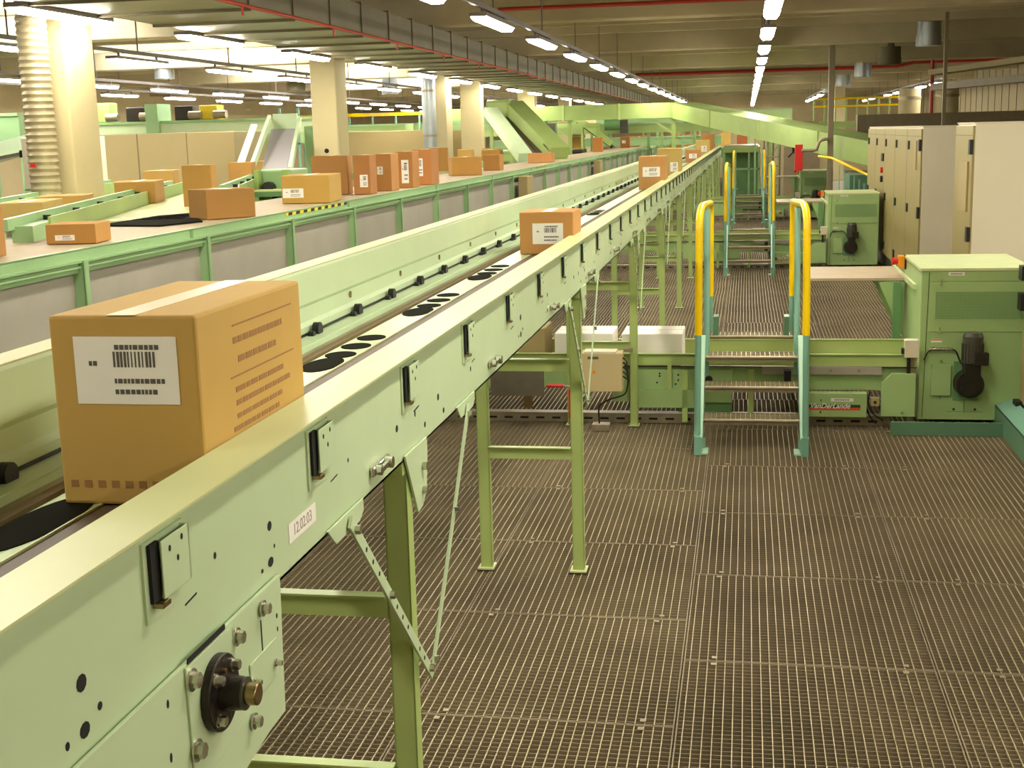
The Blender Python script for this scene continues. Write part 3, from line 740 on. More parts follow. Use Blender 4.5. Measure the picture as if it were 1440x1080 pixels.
def crossconv(y):
    # runs along X below the stairs; y = front face
    t = thing('cross_conveyor', (-.5, y+.3, 0), 'low green cross conveyor passing under the nearest step-over stair', 'conveyor', 'low cross conveyors')
    X0, X1 = -2.7, 1.23
    MB().box(X0, X1, y-.005, y, .485, .575).box(X0, X1, y-.03, y, .57, .577).build('front_rail', 'leg', t)
    MB().box(X0, X1, y+.615, y+.62, .46, .585).box(X0, X1, y+.6, y+.64, .583, .588).build('back_rail', 'leg', t)
    MB().box(X0, X1, y+.005, y+.61, .47, .476).build('belt', 'galv', t)
    MB().box(X0, X1, y+.03, y+.05, .30, .47).build('under_panel', 'machine', t)
    MB().box(X0, X1, y-.012, y, .474, .480).build('dark_joint', 'hole', t)
    MB().box(.12, .98, y-.028, y-.005, .425, .48).build('grey_strip', 'greypanel', t)
    for xx in (.42, .62, .82): MB().cyl((xx, y-.028, .455), (xx, y-.034, .455), .012, 8).build('bolt', 'galv', t)
    # logo panel
    lp = MB().box(.41, .875, y-.10, y-.02, .12, .30).build('drive_cover', 'machine', t, bevel=.004)
    MB().box(.425, .83, y-.1015, y-.1, .192, .214).build('logo_band_green', 'darkgreen', lp)
    MB().box(.425, .83, y-.1015, y-.1, .172, .192).build('logo_band_red', 'redorange', lp)
    text_mesh('VanDerLande', .052, 'logo_text', 'white', lp, (.61, y-.1022, .203), FACE_NEG_Y, shear=.35, bold=.0009)
    MB().box(.62, .78, y-.1015, y-.1, .238, .262).build('part_label', 'white', lp)
    mk_ = MB()
    for i in range(9): mk_.box(.645+i*.012, .645+i*.012+.007, y-.1018, y-.1015, .245, .255)
    mk_.build('part_label_print', 'ink', lp)
    MB().box(.545, .551, y-.1015, y-.1, .236, .254).box(.54, .55, y-.1015, y-.1, .148, .164).build('dark_slots', 'hole', lp)
    # sensor box and cables right of it
    MB().box(.905, .965, y-.08, y-.02, .20, .26).build('sensor_box', 'cabtan', t, bevel=.003)
    MB().cyl((.935, y-.08, .23), (.935, y-.086, .23), .012, 10).build('sensor_eye', 'black', t)
    MB().tube([(.88, y-.03, .28), (.87, y-.06, .2), (.9, y-.05, .12), (.95, y-.02, .06)], .006, 6, bend=.03).tube([(.90, y-.03, .3), (.885, y-.05, .22), (.92, y-.05, .14), (1.0, y-.02, .08)], .005, 6, bend=.03).build('cables', 'black', t)
    MB().prism([(.98, .12), (1.22, .12), (1.22, .44), (1.05, .44), (.98, .37)], 'y', y-.06, y-.02).build('side_guard', 'machine', t, bevel=.003)
    MB().cyl((1.13, y-.062, .15), (1.13, y-.07, .15), .01, 8).build('bolt', 'galv', t)
    MB().box(-1.0, -.1, y+.0, y+.03, .20, .45).build('green_plate', 'machine', t)
    MB().box(-.47, -.43, y-.02, y+.0, .05, .45).box(.02, .06, y+.0, y+.03, .05, .45).box(-.58, -.55, y-.02, y-.01, .30, .50).build('support_strut', 'leg', t)
    hm_ = MB()
    for (a, b) in ((-.64, .42), (-.64, .40), (-.50, .41), (-.50, .37), (-.66, .35), (-.52, .34)): hm_.cyl((a, y-.0, b), (a, y-.004, b), .007, 8)
    hm_.build('dark_holes', 'hole', t)
    MB().box(-.99, -.96, y-.035, y-.03, .44, .58).build('strap', 'galv', t)
    MB().box(-.5, -.1, y+.02, y+.1, .12, .28).build('motor_cover', 'greend', t)
    MB().box(-.86, -.30, y-.02, y+.04, .16, .30).build('lower_cover', 'machine', t)
    return t
def gutter(y):
    t = thing('cable_gutter', (-.8, y, 0), 'slotted metal cable gutter on the floor under the nearest cross conveyor', 'cable tray', 'floor cable gutters')
    MB().box(-2.7, 1.05, y, y+.09, .002, .07).build('gutter_body', 'galv', t)
    MB().box(-2.7, 1.05, y-.004, y+.095, .070, .078).build('gutter_lid', 'galv', t)
    q = -2.6
    while q < 1.0: MB().box(q, q+.065, y-.0015, y, .028, .044).build('dark_slot', 'hole', t); q += .125
    return t
def machine(y):
    X0, X1, D = 1.255, 2.02, 1.05
    t = thing('drive_cabinet', (1.6, y+.5, 0), 'green drive cabinet with mesh window and dark motor, nearest at right', 'machine', 'green drive cabinets')
    MB().box(X0, X1, y, y+D, .05, 1.155).build('cabinet_body', 'machine', t, bevel=.004)
    MB().box(X0-.012, X1+.01, y-.012, y+D+.01, 1.150, 1.172).build('top_plate', 'machinet', t, bevel=.003)
    MB().box(X0+.055, X1, y-.006, y, 1.075, 1.148).build('top_strip', 'machine', t, bevel=.002)
    dp = MB().box(X0+.055, X1, y-.008, y, .705, 1.068).build('mesh_door', 'machine', t, bevel=.003)
    ms = MB().box(X0+.10, X1-.03, y-.0095, y-.008, .80, 1.0).build('mesh_window', 'greend', dp)
    ml = MB(); q = X0+.10
    while q < X1-.03: ml.box(q, q+.003, y-.0115, y-.0095, .80, 1.0); q += .011
    q = .80
    while q < 1.0: ml.box(X0+.10, X1-.03, y-.0115, y-.0095, q, q+.003); q += .011
    ml.build('wire_mesh', 'machine', ms)
    for zz_ in (1.07, .72):
        MB().cyl((X0+.135, y-.008, zz_-.02), (X0+.135, y-.018, zz_-.02), .009, 10).box(X0+.132, X0+.138, y-.012, y-.008, zz_-.02, zz_+.02).build('door_latch', 'steel', dp)
    l_ = MB().box(X0+.185, X0+.295, y-.0085, y-.006, 1.118, 1.142).build('part_label', 'white', t)
    k_ = MB()
    for i in range(8): k_.box(X0+.20+i*.0105, X0+.20+i*.0105+.006, y-.009, y-.0085, 1.124, 1.136)
    k_.build('label_print', 'ink', l_)
    l_ = MB().box(X0+.08, X0+.155, y-.0015, y, .628, .652).build('warning_label', 'whitebox', t)
    MB().box(X0+.08, X0+.155, y-.002, y-.0015, .642, .650).build('red_strip', 'redorange', l_)
    MB().prism([(X0+.03, .06), (X0+.034, .06), (X0+.055, 1.14), (X0+.051, 1.14)], 'y', y-.0015, y).build('panel_joint', 'hole', t)
    ac = MB().box(X0+.085, X0+.225, y-.03, y, .235, .465).build('access_cover', 'machine', t, bevel=.003)
    MB().cyl((X0+.155, y, .49), (X0+.155, y-.02, .49), .01, 8).cyl((X0+.155, y, .215), (X0+.155, y-.012, .215), .008, 8).build('wing_nut', 'greend', ac)
    MB().tube([(X0+.03, y-.03, .50), (X0+.06, y-.03, .575), (X0+.25, y-.03, .58), (X0+.28, y-.03, .50), (X0+.30, y-.06, .47), (X0+.36, y-.08, .46), (X0+.38, y-.08, .50)], .006, 8, bend=.03).build('motor_cable', 'castiron', t, smooth=True)
    MB().cyl((X0+.065, y-.03, .585), (X0+.23, y-.03, .585), .010, 12).box(X0+.09, X0+.105, y-.03, y, .57, .60).box(X0+.19, X0+.205, y-.03, y, .57, .60).build('cable_conduit', 'chrome', t, smooth=True)
    mt = MB().box(X0+.245, X0+.42, y-.012, y, .20, .49).build('motor_mount', 'greend', t)
    MB().cyl((X0+.355, y-.11, .50), (X0+.355, y-.11, .69), .072, 24).cyl((X0+.355, y-.11, .69), (X0+.355, y-.11, .718), .072, 24, .055).build('motor', 'motor', t, smooth=True)
    fn = MB()
    for i in range(18):
        a = 2*PI*i/18; ca, sa = math.cos(a), math.sin(a)
        fn.bar((X0+.355+.074*ca, y-.11+.074*sa, .51), (X0+.355+.074*ca, y-.11+.074*sa, .64), .003, .008, up=(ca, sa, 0))
    fn.build('cooling_fins', 'motor', t)
    MB().box(X0+.36, X0+.455, y-.20, y-.14, .49, .58).build('terminal_box', 'castiron', t, bevel=.004)
    MB().cyl((X0+.345, y-.02, .335), (X0+.345, y-.13, .335), .105, 32, .098).cyl((X0+.34, y-.13, .33), (X0+.34, y-.15, .33), .07, 24).box(X0+.30, X0+.41, y-.16, y-.03, .38, .50).build('gearbox', 'castiron', t, smooth=True)
    MB().box(X0+.325, X0+.331, y-.0015, y, .10, .20).box(X0+.20, X0+.46, y-.0015, y, .11, .114).build('seam', 'greend', t)
    for xx in (X0+.255, X0+.405): MB().cyl((xx, y, .13), (xx, y-.006, .13), .009, 8).build('bolt', 'castiron', t)
    # outfeed side: plate and bracket
    MB().box(.49, X0-.02, y+.87, y+1.78, .985, 1.005).build('outfeed_plate', 'beltw', t)
    MB().prism([(X0-.02, .975), (X0-.22, .975), (X0-.02, .52)], 'y', y+.85, y+.858).build('triangle_bracket', 'machine', t)
    MB().prism([(X0-.02, .975), (X0-.22, .975), (X0-.02, .52)], 'y', y+1.72, y+1.728).build('triangle_bracket', 'machine', t)
    MB().box(X0-.02, X0, y+.3, y+1.8, .98, 1.02).build('cream_edge', 'machinet', t)
    MB().box(X0-.11, X0-.05, y+.8, y+.86, 0, .98).build('post', 'greend', t)
    return t
def estop(y):
    t = thing('emergency_stop', (1.24, y+1.45, 1.08), 'yellow box with red mushroom button on the nearest drive cabinet', 'emergency stop', 'emergency stops')
    MB().box(1.195, 1.243, y+.96, y+1.06, 1.075, 1.17).build('housing', 'orange', t, bevel=.004)
    MB().cyl((1.195, y+1.0, 1.125), (1.165, y+1.0, 1.125), .022, 14).cyl((1.165, y+1.0, 1.125), (1.145, y+1.0, 1.125), .03, 16).build('mushroom_button', 'red', t, smooth=True)
    MB().box(1.243, 1.252, y+.95, y+1.07, 1.065, 1.175).build('back_plate', 'black', t)
    return t
def jbox(y):
    t = thing('junction_box', (1.18, y-.05, .54), 'small cream junction box where the nearest cross conveyor meets its drive cabinet', 'junction box', 'junction boxes')
    MB().box(1.135, 1.235, y-.14, y-.06, .535, .665).build('housing', 'cabside', t, bevel=.004)
    MB().box(1.115, 1.135, y-.12, y-.08, .56, .60).build('cable_gland', 'black', t)
    MB().tube([(1.17, y-.1, .54), (1.17, y-.1, .3), (1.19, y-.08, .1)], .014, 8).build('cable_bundle', 'castiron', t)
    MB().box(1.17, 1.215, y-.08, y-.06, .05, .54).build('cable_tray', 'galv', t)
    return t
cs = crossover(8.93); cc_ = crossconv(9.76); cc_.location.z -= .024; gt = gutter(9.80); mc = machine(9.83); es = estop(9.83); jb = jbox(9.83)
names = ['second', 'third', 'fourth']
for k in (1, 2, 3):
    dy = 11.3*k
    far = ['second from the camera', 'third from the camera', 'farthest, smallest'][k-1]
    for src, txt in ((cs, 'teal step-over stair with yellow handrails, %s' % far), (cc_, 'low green cross conveyor, %s' % far),
                     (gt, 'slotted metal cable gutter on the floor, %s' % far), (mc, 'green drive cabinet with mesh window, %s' % far),
                     (es, 'emergency stop button on a drive cabinet, %s' % far), (jb, 'small cream junction box, %s' % far)):
        if k == 3: continue
        c = copy_tree(src, None, (0, dy, 0)); c['label'] = txt
for nm in bpy.data.objects:
    pass

# teal kick plates
t = thing('kick_plate', (1.8, 9.5, 0), 'teal floor kerb around the foot of the nearest cabinets at right', 'kerb')
MB().box(1.03, 1.80, 9.50, 9.52, .0, .10).box(1.03, 1.25, 9.52, 9.62, .0, .01).build('front_plate', 'teald', t)
MB().box(1.80, 1.82, 3.5, 9.52, .0, .17).build('side_plate', 'teald', t)
MB().prism([(1.80, .17), (1.93, .21), (1.93, .2), (1.80, .16)], 'y', 3.5, 10.3).build('ramp_plate', 'teal', t)
MB().box(1.80, 1.82, 9.52, 10.3, .0, .17).build('return_plate', 'teald', t)

# ------------------------------------------------------------------ things on / around the near cross conveyor
def wbox(x0, x1, y0, y1, z0, z1, lab, m='whitebox', g='boxes in the cross conveyor'):
    t = thing('packaging_box', ((x0+x1)/2, (y0+y1)/2, z0), lab, 'box', g)
    MB().box(x0, x1, y0, y1, z0, z1).build('carton_body', m, t, bevel=.006)
    MB().box(x0-.0005, x1+.0005, (y0+y1)/2-.002, (y0+y1)/2+.002, z1-.002, z1+.0006).build('lid_seam', 'inklight', t)
    MB().box(x0, x1, y0-.0008, y0, z0+.055, z0+.058).build('tape_line', 'inklight', t)
wbox(-.93, -.47, 9.82, 10.24, .454, .69, 'white box lying in the cross conveyor, right one of the pair')
wbox(-1.45, -1.0, 9.84, 10.24, .454, .69, 'white box lying in the cross conveyor, left one of the pair')
wbox(-1.78, -1.52, 9.82, 10.2, .454, .73, 'tan box partly hidden behind the foreground conveyor, left of the white boxes', card((176, 158, 128)))
t = thing('electrical_box', (-1.0, 9.5, .3), 'beige electrical box with orange warning triangle between the conveyor legs', 'electrical box')
MB().box(-1.24, -.895, 9.46, 9.60, .31, .60).build('housing', mat('beige enamel', (190, 172, 124), .5), t, bevel=.006)
MB().box(-1.18, -.94, 9.46, 9.60, .60, .612).build('lid_edge', 'cabside', t)
MB().box(-1.15, -1.07, 9.457, 9.46, .555, .575).build('nameplate', 'ink', t)
tr_ = MB().prism([(-1.125, .445), (-1.085, .445), (-1.105, .48)], 'y', 9.4575, 9.46).build('warning_triangle', 'orange', t)
MB().box(-1.107, -1.103, 9.4565, 9.4575, .452, .469).build('lightning_mark', 'hole', tr_)
cb = MB()
for i in range(5): cb.tube([(-.895, 9.5, .56-.035*i), (-.865, 9.47, .55-.035*i), (-.85, 9.46, .40), (-.87, 9.46, .29), (-1.0, 9.47, .25), (-1.08, 9.5, .2), (-1.08, 9.55, .05)], .006, 6, bend=.04)
cb.build('cable_bundle', 'castiron', t, smooth=True)
MB().box(-1.13, -1.0, 9.50, 9.60, .003, .05).build('floor_connector', 'galv', t)
MB().box(-.90, -.83, 9.6, 9.64, .585, .61).build('mounting_clamp', 'galv', t)
t = thing('grey_board', (-1.65, 9.4, .28), 'dark grey board hung between the second conveyor legs', 'board')
MB().box(-1.87, -1.47, 9.38, 9.40, .29, .485).build('board', 'darkpanel', t)
MB().box(-1.62, -1.56, 9.37, 9.41, .20, .29).build('hook', 'brass', t)
t = thing('floor_conduit', (-1.3, 9.45, 0), 'bent red conduit behind the second conveyor leg pair', 'pipe')
MB().cyl((-1.46, 9.45, .355), (-1.33, 9.45, .355), .012, 10).cyl((-1.285, 9.45, .33), (-1.285, 9.45, .11), .012, 10).build('red_sleeve', 'red', t)
MB().tube([(-1.33, 9.45, .355), (-1.29, 9.45, .35), (-1.285, 9.45, .33)], .009, 8).cyl((-1.285, 9.45, .11), (-1.285, 9.45, .0), .011, 8).build('metal_pipe', 'galv', t)

# ------------------------------------------------------------------ cabinets at right
def cabinet(y0, y1, x0, depth, h, lab, sidem='cabside', handles=True, facem='cab', hinges=False):
    t = thing('electrical_cabinet', (x0+depth/2, (y0+y1)/2, 0), lab, 'cabinet', 'tall control cabinets')
    MB().box(x0+.012, x0+depth, y0, y1, .2, h).build('cabinet_body', sidem, t, bevel=.006)
    MB().box(x0+.03, x0+depth, y0, y1, 0, .2).build('plinth', 'motor', t)
    d = MB().box(x0-.012, x0+.012, y0+.006, y1-.006, .22, h-.02).build('door', facem, t, bevel=.004)
    MB().box(x0-.0135, x0-.012, y0+.006, y1-.006, h-.115, h-.11).build('top_seam', 'ink', d)
    if handles:
        for zz_ in (h-.23, h-1.05, h-1.8):
            MB().box(x0-.03, x0-.012, y1-.30, y1-.18, zz_-.055, zz_+.055).build('door_lock', 'black', d)
    for zz_ in (h-.22, h-1.05, h-1.75):
        if hinges: MB().box(x0-.035, x0+.0, y0+.005, y0+.10, zz_-.07, zz_+.07).build('hinge', 'black', d)
    MB().box(x0+.0, x0+depth, y0, y1, h, h+.012).build('roof', 'cabside', t)
    return t, d
H1 = 2.16
labs = ['left tall cabinet row, nearest unit with light grey side', 'left tall cabinet row, second unit back, plain door', 'left tall cabinet row, middle unit of five', 'left tall cabinet row, unit with dark gauge and red lamp on the door', 'left tall cabinet row, farthest unit beside the drive cabinets']
for i in range(5):
    yc0 = 17.0+i*1.46
    t, d = cabinet(yc0, yc0+1.455, 2.12, .62, H1, labs[i], hinges=(i == 0))
    if i == 0:
        MB().box(2.09, 2.108, 17.35, 17.50, 1.63, 1.99).build('document_pocket', 'cabtan', d)
    if i == 3:
        MB().box(2.085, 2.108, 21.45, 21.7, 1.64, 1.76).build('gauge', 'black', d)
        MB().cyl((2.108, 21.6, 1.50), (2.07, 21.6, 1.50), .045, 12).build('red_button', 'red', d)
        MB().cyl((2.108, 21.6, 1.36), (2.07, 21.6, 1.36), .05, 12).build('switch_knob', 'black', d)
t, d = cabinet(13.2, 14.25, 2.12, 1.1, 2.19, 'wide pale cabinet standing alone between the two other cabinet groups', 'cabside', False, 'cab', True)
MB().box(2.09, 2.108, 13.35, 13.85, 1.35, 1.83).build('document_pocket', 'cabtan', d)
for i in range(3):
    t, d = cabinet(9.72-1.2*(i+1), 9.715-1.2*i, 1.955, .6, 2.19, ['nearest cabinet group, only its hinged edge shows at the right picture edge', 'nearest cabinet group, middle unit outside the right edge', 'nearest cabinet group, front unit outside the right edge'][i], 'cabtan', False, 'cabtan')
    if i == 0:
        for z_, a in ((1.157, .09), (.953, .11), (.20, .07)):
            MB().box(1.90, 1.955, 9.60, 9.72, z_-a/2-.01, z_+a/2).build('door_hinge', 'black', d)

# ------------------------------------------------------------------ middle and far distance, right
t = thing('steel_post', (1.68, 28, 0), 'brown grey steel post rising to the ceiling left of the cabinets', 'post')
MB().box(1.62, 1.74, 28, 28.12, 0, 4.3).build('post_shaft', 'post', t, bevel=.01)
MB().box(1.56, 1.80, 27.94, 28.18, 0, .02).build('base_plate', 'post', t)
MB().tube([(1.62, 27.95, 1.95), (1.45, 27.95, 1.92), (1.4, 27.95, 1.72), (1.1, 27.95, 1.72)], .035, 10, bend=.08).build('branch_pipe', 'galv', t, smooth=True)
t = thing('steel_post', (3.41, 24.5, 0), 'thin dark post behind the cabinets at right', 'post')
MB().box(3.38, 3.44, 24.5, 24.56, 0, 4.3).build('post_shaft', 'post', t)
for i, (x, y, lab) in enumerate(((4.6, 40, 'wide pale round tank at right, left one'), (5.35, 38, 'wide pale round tank at right, right one'))):
    t = thing('round_tank', (x, y, 0), lab, 'tank', 'round tanks')
    MB().cyl((x, y, 0), (x, y, 3.2), .31, 28).build('tank_shell', 'column', t, smooth=True)
    MB().cyl((x, y, 2.9), (x, y, 2.98), .33, 28).build('tank_band', 'galv', t, smooth=True)
o = MB().tube([(4.95, 38, 0), (4.95, 38, 3.6), (4.95, 38, 4.2)], .05, 8).build('standpipe', 'redpipe', org=(4.95, 38, 0)); tag(o, 'red standpipe between the two round tanks', 'pipe')
o = MB().bar((4.2, 32, 3.35), (7.7, 26.5, 3.62), .35, .12).build('cable_duct', 'beam', org=(6, 29, 3.4)); tag(o, 'slanting beige duct below the ceiling at upper right', 'air duct')
t = thing('cable_tray', (6.2, 30, 3.1), 'green grey cable tray below the slanting duct at upper right', 'cable tray')
MB().bar((4.4, 33, 3.05), (7.7, 27.3, 3.19), .3, .16).build('tray', 'post', t)
o = MB().box(2.6, 7.6, 33, 33.3, 1.8, 2.45).build('overhead_platform', 'post', org=(5, 33, 1.8)); tag(o, 'brown platform edge behind the tops of the tall cabinets', 'platform')
t = thing('safety_railing', (3.4, 46, 2.4), 'yellow and green platform railing left of the round tanks', 'railing')
r_ = MB()
for z_ in (3.1, 2.85): r_.cyl((2.2, 46, z_), (5.0, 46, z_), .035, 8)
r_.build('top_bar', 'yellow', t)
r_ = MB()
for k in range(9): r_.cyl((2.2+k*.35, 46, 0 if k in (0, 8) else 2.3), (2.2+k*.35, 46, 3.1), .03, 6)
r_.build('railing_posts', 'lime', t)
MB().box(2.1, 5.2, 45.8, 46.8, 2.15, 2.35).build('deck', 'lime', t)

# overhead green conveyor crossing the hall
t = thing('overhead_conveyor', (-2, 38, 0), 'lime green overhead conveyor crossing the hall and sloping down to the right', 'conveyor')
def slab(P, Q, w, h0, h1, name, m):
    P = Vector(P); Q = Vector(Q); d = (Q-P).normalized(); n_ = Vector((-d.y, d.x, 0)).normalized()*w/2
    MB().hexa([P-n_+Vector((0,0,-h0)), Q-n_+Vector((0,0,-h1)), Q+n_+Vector((0,0,-h1)), P+n_+Vector((0,0,-h0)), P-n_, Q-n_, Q+n_, P+n_]).build(name, m, t)
slab((-8.5, 38, 2.96), (-1.81, 38, 2.97), .8, .40, .42, 'level_section', 'lime')
slab((-1.81, 38, 2.97), (3.1, 26.4, 1.80), .8, .42, .48, 'sloping_section', 'lime')
jt = MB()
for q in (-5.2, -3.6, -2.0): jt.box(q, q+.06, 37.58, 37.62, 2.54, 2.98)
for q in (.25, .5, .75):
    c_2 = Vector((-1.81, 38, 2.97)).lerp(Vector((3.1, 26.4, 1.80)), q); jt.box(c_2.x-.41, c_2.x-.36, c_2.y-.14, c_2.y-.02, c_2.z-.42, c_2.z+.01)
jt.build('joint_strap', 'leg', t)
for xx in (-5.0, -2.05):
    MB().box(xx-.05, xx+.05, 37.7, 37.8, 0, 2.56).bar((xx-.6, 37.75, 2.5), (xx, 37.75, 2.1), .05, .05).build('support_post', 'lime', t)
MB().box(-1.75, -1.1, 37.9, 38.0, 2.4, 2.55).build('motor_bracket', 'greend', t)

# second distant green conveyor levels
def farconv(x0, x1, y0, y1, z0, z1, lab, m='lime', legs=True):
    t = thing('distant_conveyor', ((x0+x1)/2, (y0+y1)/2, 0), lab, 'conveyor', 'distant green conveyors')
    MB().box(x0, x1, y0, y1, z0, z1).build('conveyor_body', m, t)
    MB().box(x0, x1, y0-.03, y1+.03, z1, z1+.05).build('side_edge', 'green', t)
    if legs:
        k = MB(); L_ = x1-x0 > y1-y0; n_ = max(2, int(max(x1-x0, y1-y0)/2.2))
        for i in range(n_+1):
            f_ = i/n_
            if L_: k.box(x0+(x1-x0)*f_*.98, x0+(x1-x0)*f_*.98+.06, y0, y0+.06, 0, z0)
            else: k.box(x0, x0+.06, y0+(y1-y0)*f_*.98, y0+(y1-y0)*f_*.98+.06, 0, z0)
        k.build('legs', 'green', t)
    return t
farconv(-9.0, 0.4, 43, 43.8, 2.15, 2.42, 'green conveyor seen in the gap under the overhead conveyor, upper level')
farconv(-9.0, -.9, 47, 47.8, 1.7, 1.95, 'green conveyor seen in the gap under the overhead conveyor, lower level', 'green')
farconv(-19, -7, 60, 61, 2.4, 2.8, 'pale green conveyor along the far back wall, left part', 'machine')
farconv(-7, 2, 62, 63, 2.5, 3.0, 'pale green conveyor along the far back wall, right part', 'machine')
farconv(-12.6, -8.6, 33, 33.8, 2.12, 2.5, 'pale mint conveyor above the right tan partition', 'machine')
farconv(-19, -7.9, 24, 24.6, 2.35, 2.58, 'mint conveyor bench above the left tan partition', 'mint')
farconv(-13.6, -12.0, 20.5, 21.5, 2.1, 2.72, 'dark green machine behind the ribbed pipe at the left edge', 'green')
farconv(-7.3, -5.0, 24.6, 25.2, 1.55, 1.66, 'low green conveyor section behind the boxes in mid distance', 'green')
farconv(-6.6, -5.0, 32.5, 36.5, 1.55, 1.75, 'low lime conveyor section right of the steep incline foot', 'lime')
def portal(x, y, w, h, m, lab, brace=True):
    t = thing('support_frame', (x, y, 0), lab, 'frame', 'distant portal frames')
    MB().box(x, x+.09, y, y+.09, 0, h).build('upright', m, t)
    MB().box(x+w, x+w+.09, y, y+.09, 0, h).build('upright', m, t)
    MB().box(x, x+w+.09, y, y+.09, h, h+.14).build('cross_beam', m, t)
    if brace: MB().bar((x+.05, y+.05, h-.7), (x+.7, y+.05, h), .06, .06).build('knee_brace', m, t)
for i, (x, y, w, h, m) in enumerate(((-6.6, 41, 2.0, 2.35, 'lime'), (-5.2, 44.5, 1.9, 2.2, 'greend'), (-5.4, 49, 2.1, 2.5, 'green'), (-2.9, 45.2, 1.1, 2.15, 'lime'), (-1.6, 60, 1.6, 2.7, 'green'), (-8.4, 37, 1.2, 2.5, 'green'), (.6, 40, .9, 2.1, 'lime'), (-3.3, 59, 1.2, 2.6, 'lime'))):
    portal(x, y, w, h, m, ['lime portal frame left of centre in the far background', 'dark green portal frame in the far background', 'mid green portal frame behind the far boxes', 'narrow lime portal frame near the vanishing point', 'green portal frame at the far back near the lights', 'green portal frame right of the incline head', 'lime frame beside the grey steel stair', 'lime portal frame at the far back wall'][i])
for i, (x, y, lab) in enumerate(((-4.95, 31.7, 'dark green roller unit beside the panelled conveyor, nearer'), (-5.2, 39.5, 'dark green roller unit beside the panelled conveyor, farther'))):
    t = thing('roller_unit', (x, y, 0), lab, 'machine', 'roller units')
    MB().box(x-.45, x+.45, y-.6, y+.6, .2, 1.6).build('unit_frame', 'greend', t, bevel=.02)
    for k in range(6): MB().cyl((x-.4, y-.5+k*.2, 1.66), (x+.4, y-.5+k*.2, 1.66), .06, 10).build('roller', 'motor', t, smooth=True)
t = thing('incline_conveyor', (-2.6, 52, 0), 'dark diagonal belt under the overhead conveyor in the far distance', 'conveyor')
MB().bar((-5.3, 42, 2.55), (-4.2, 42, 1.72), .5, .08).build('dark_belt', 'castiron', t)
MB().bar((-5.3, 41.7, 2.66), (-4.2, 41.7, 1.83), .05, .2).build('side_sheet', 'lime', t)
MB().box(-5.2, -5.12, 41.9, 42, 0, 2.45).build('support_post', 'lime', t)
# brown machine dots in the gap (motor units)
for i, (x, y, z, lab) in enumerate(((-5.6, 36.0, 2.35, 'dark motor unit hanging under the overhead conveyor left end'), (-4.2, 42.5, 2.45, 'dark motor unit right of the distant columns'))):
    t = thing('conveyor_motor', (x, y, z), lab, 'motor')
    MB().cyl((x-.3, y, z), (x+.2, y, z), .2, 16).build('motor_body', 'greend', t, smooth=True)
    MB().box(x+.2, x+.45, y-.15, y+.15, z-.3, z+.12).build('gearbox', 'motor', t)
# steep incline conveyor centre
t = thing('incline_conveyor', (-4.8, 29, 0), 'steep lime green incline conveyor coming down to the right in mid hall', 'conveyor')
def inc(P, Q, w, h, name, m, up=(0, 0, 1)): MB().bar(P, Q, w, h, up).build(name, m, t)
inc((-5.28, 30.0, 2.80), (-3.98, 28.2, 1.75), .45, .34, 'side_sheet', 'lime')
inc((-5.40, 29.95, 2.62), (-4.18, 28.15, 1.60), .40, .14, 'belt_underside', 'belt')
inc((-4.75, 29.05, 2.32), (-4.15, 28.0, 1.84), .015, .04, 'chrome_rail', 'chrome')
MB().box(-5.85, -5.30, 29.7, 30.3, 2.55, 2.98).build('head_housing', 'lime', t, bevel=.06)
MB().box(-5.8, -5.74, 29.9, 29.96, 0, 2.55).box(-4.9, -4.84, 29.5, 29.56, 0, 2.3).box(-5.4, -5.34, 30.1, 30.16, 0, 2.55).build('support_posts', 'leg', t)
t = thing('incline_conveyor', (-5.4, 28.3, 0), 'pale slide with bright steel rail left of the steep lime incline', 'conveyor')
inc((-5.66, 29.3, 2.72), (-4.55, 27.2, 1.72), .3, .2, 'slide_bed', 'mint')
inc((-5.15, 28.3, 2.32), (-4.72, 27.3, 1.85), .015, .05, 'chrome_rail', 'chrome')
# steep grey belt at left
t = thing('incline_conveyor', (-7.1, 19, 0), 'steep grey belt conveyor between mint side rails left of the second column', 'conveyor')
MB().bar((-6.52, 17.7, 1.70), (-7.25, 20.2, 2.36), .42, .05, up=(0, 0, 1)).build('grey_belt', mat('grey belt', (150, 144, 146), .5), t)
MB().bar((-6.27, 17.6, 1.78), (-7.02, 20.3, 2.52), .05, .12).build('side_rail', 'mint', t)
MB().bar((-6.85, 17.6, 1.78), (-7.52, 20.3, 2.55), .05, .12).build('side_rail', 'mint', t)
MB().bar((-7.05, 17.6, 1.76), (-7.75, 20.2, 2.45), .10, .03).build('white_slide', 'whitebox', t)
MB().box(-6.55, -6.5, 18, 18.05, 0, 1.75).box(-7.2, -7.15, 20, 20.05, 0, 2.3).box(-7.5, -7.45, 20, 20.05, 0, 2.3).build('support_posts', 'leg', t)
MB().box(-7.45, -7.05, 20.25, 20.3, 2.3, 2.62).build('end_panel', 'mint', t)
t = thing('conveyor_drive', (-6.55, 20, 0), 'green drive unit with small silver guard left of the second column', 'machine')
MB().box(-7.0, -6.5, 20.4, 20.9, 1.5, 2.42).build('drive_frame', 'green', t, bevel=.02)
MB().cyl((-6.72, 20.35, 2.1), (-6.72, 20.3, 2.1), .09, 12).box(-6.8, -6.65, 20.32, 20.4, 1.7, 1.95).build('silver_guard', 'steel', t)
MB().box(-7.1, -5.9, 19.6, 19.7, 1.58, 1.68).box(-6.95, -6.9, 19.6, 19.7, 0, 1.6).box(-6.1, -6.05, 19.6, 19.7, 0, 1.6).build('base_beam', 'greend', t)
t = thing('conveyor_end_stand', (-5.3, 14.5, 0), 'green end stand with dark wheels between the boxes at left', 'machine')
MB().box(-5.45, -5.05, 14.2, 14.8, 1.45, 1.88).build('stand_frame', 'green', t, bevel=.02)
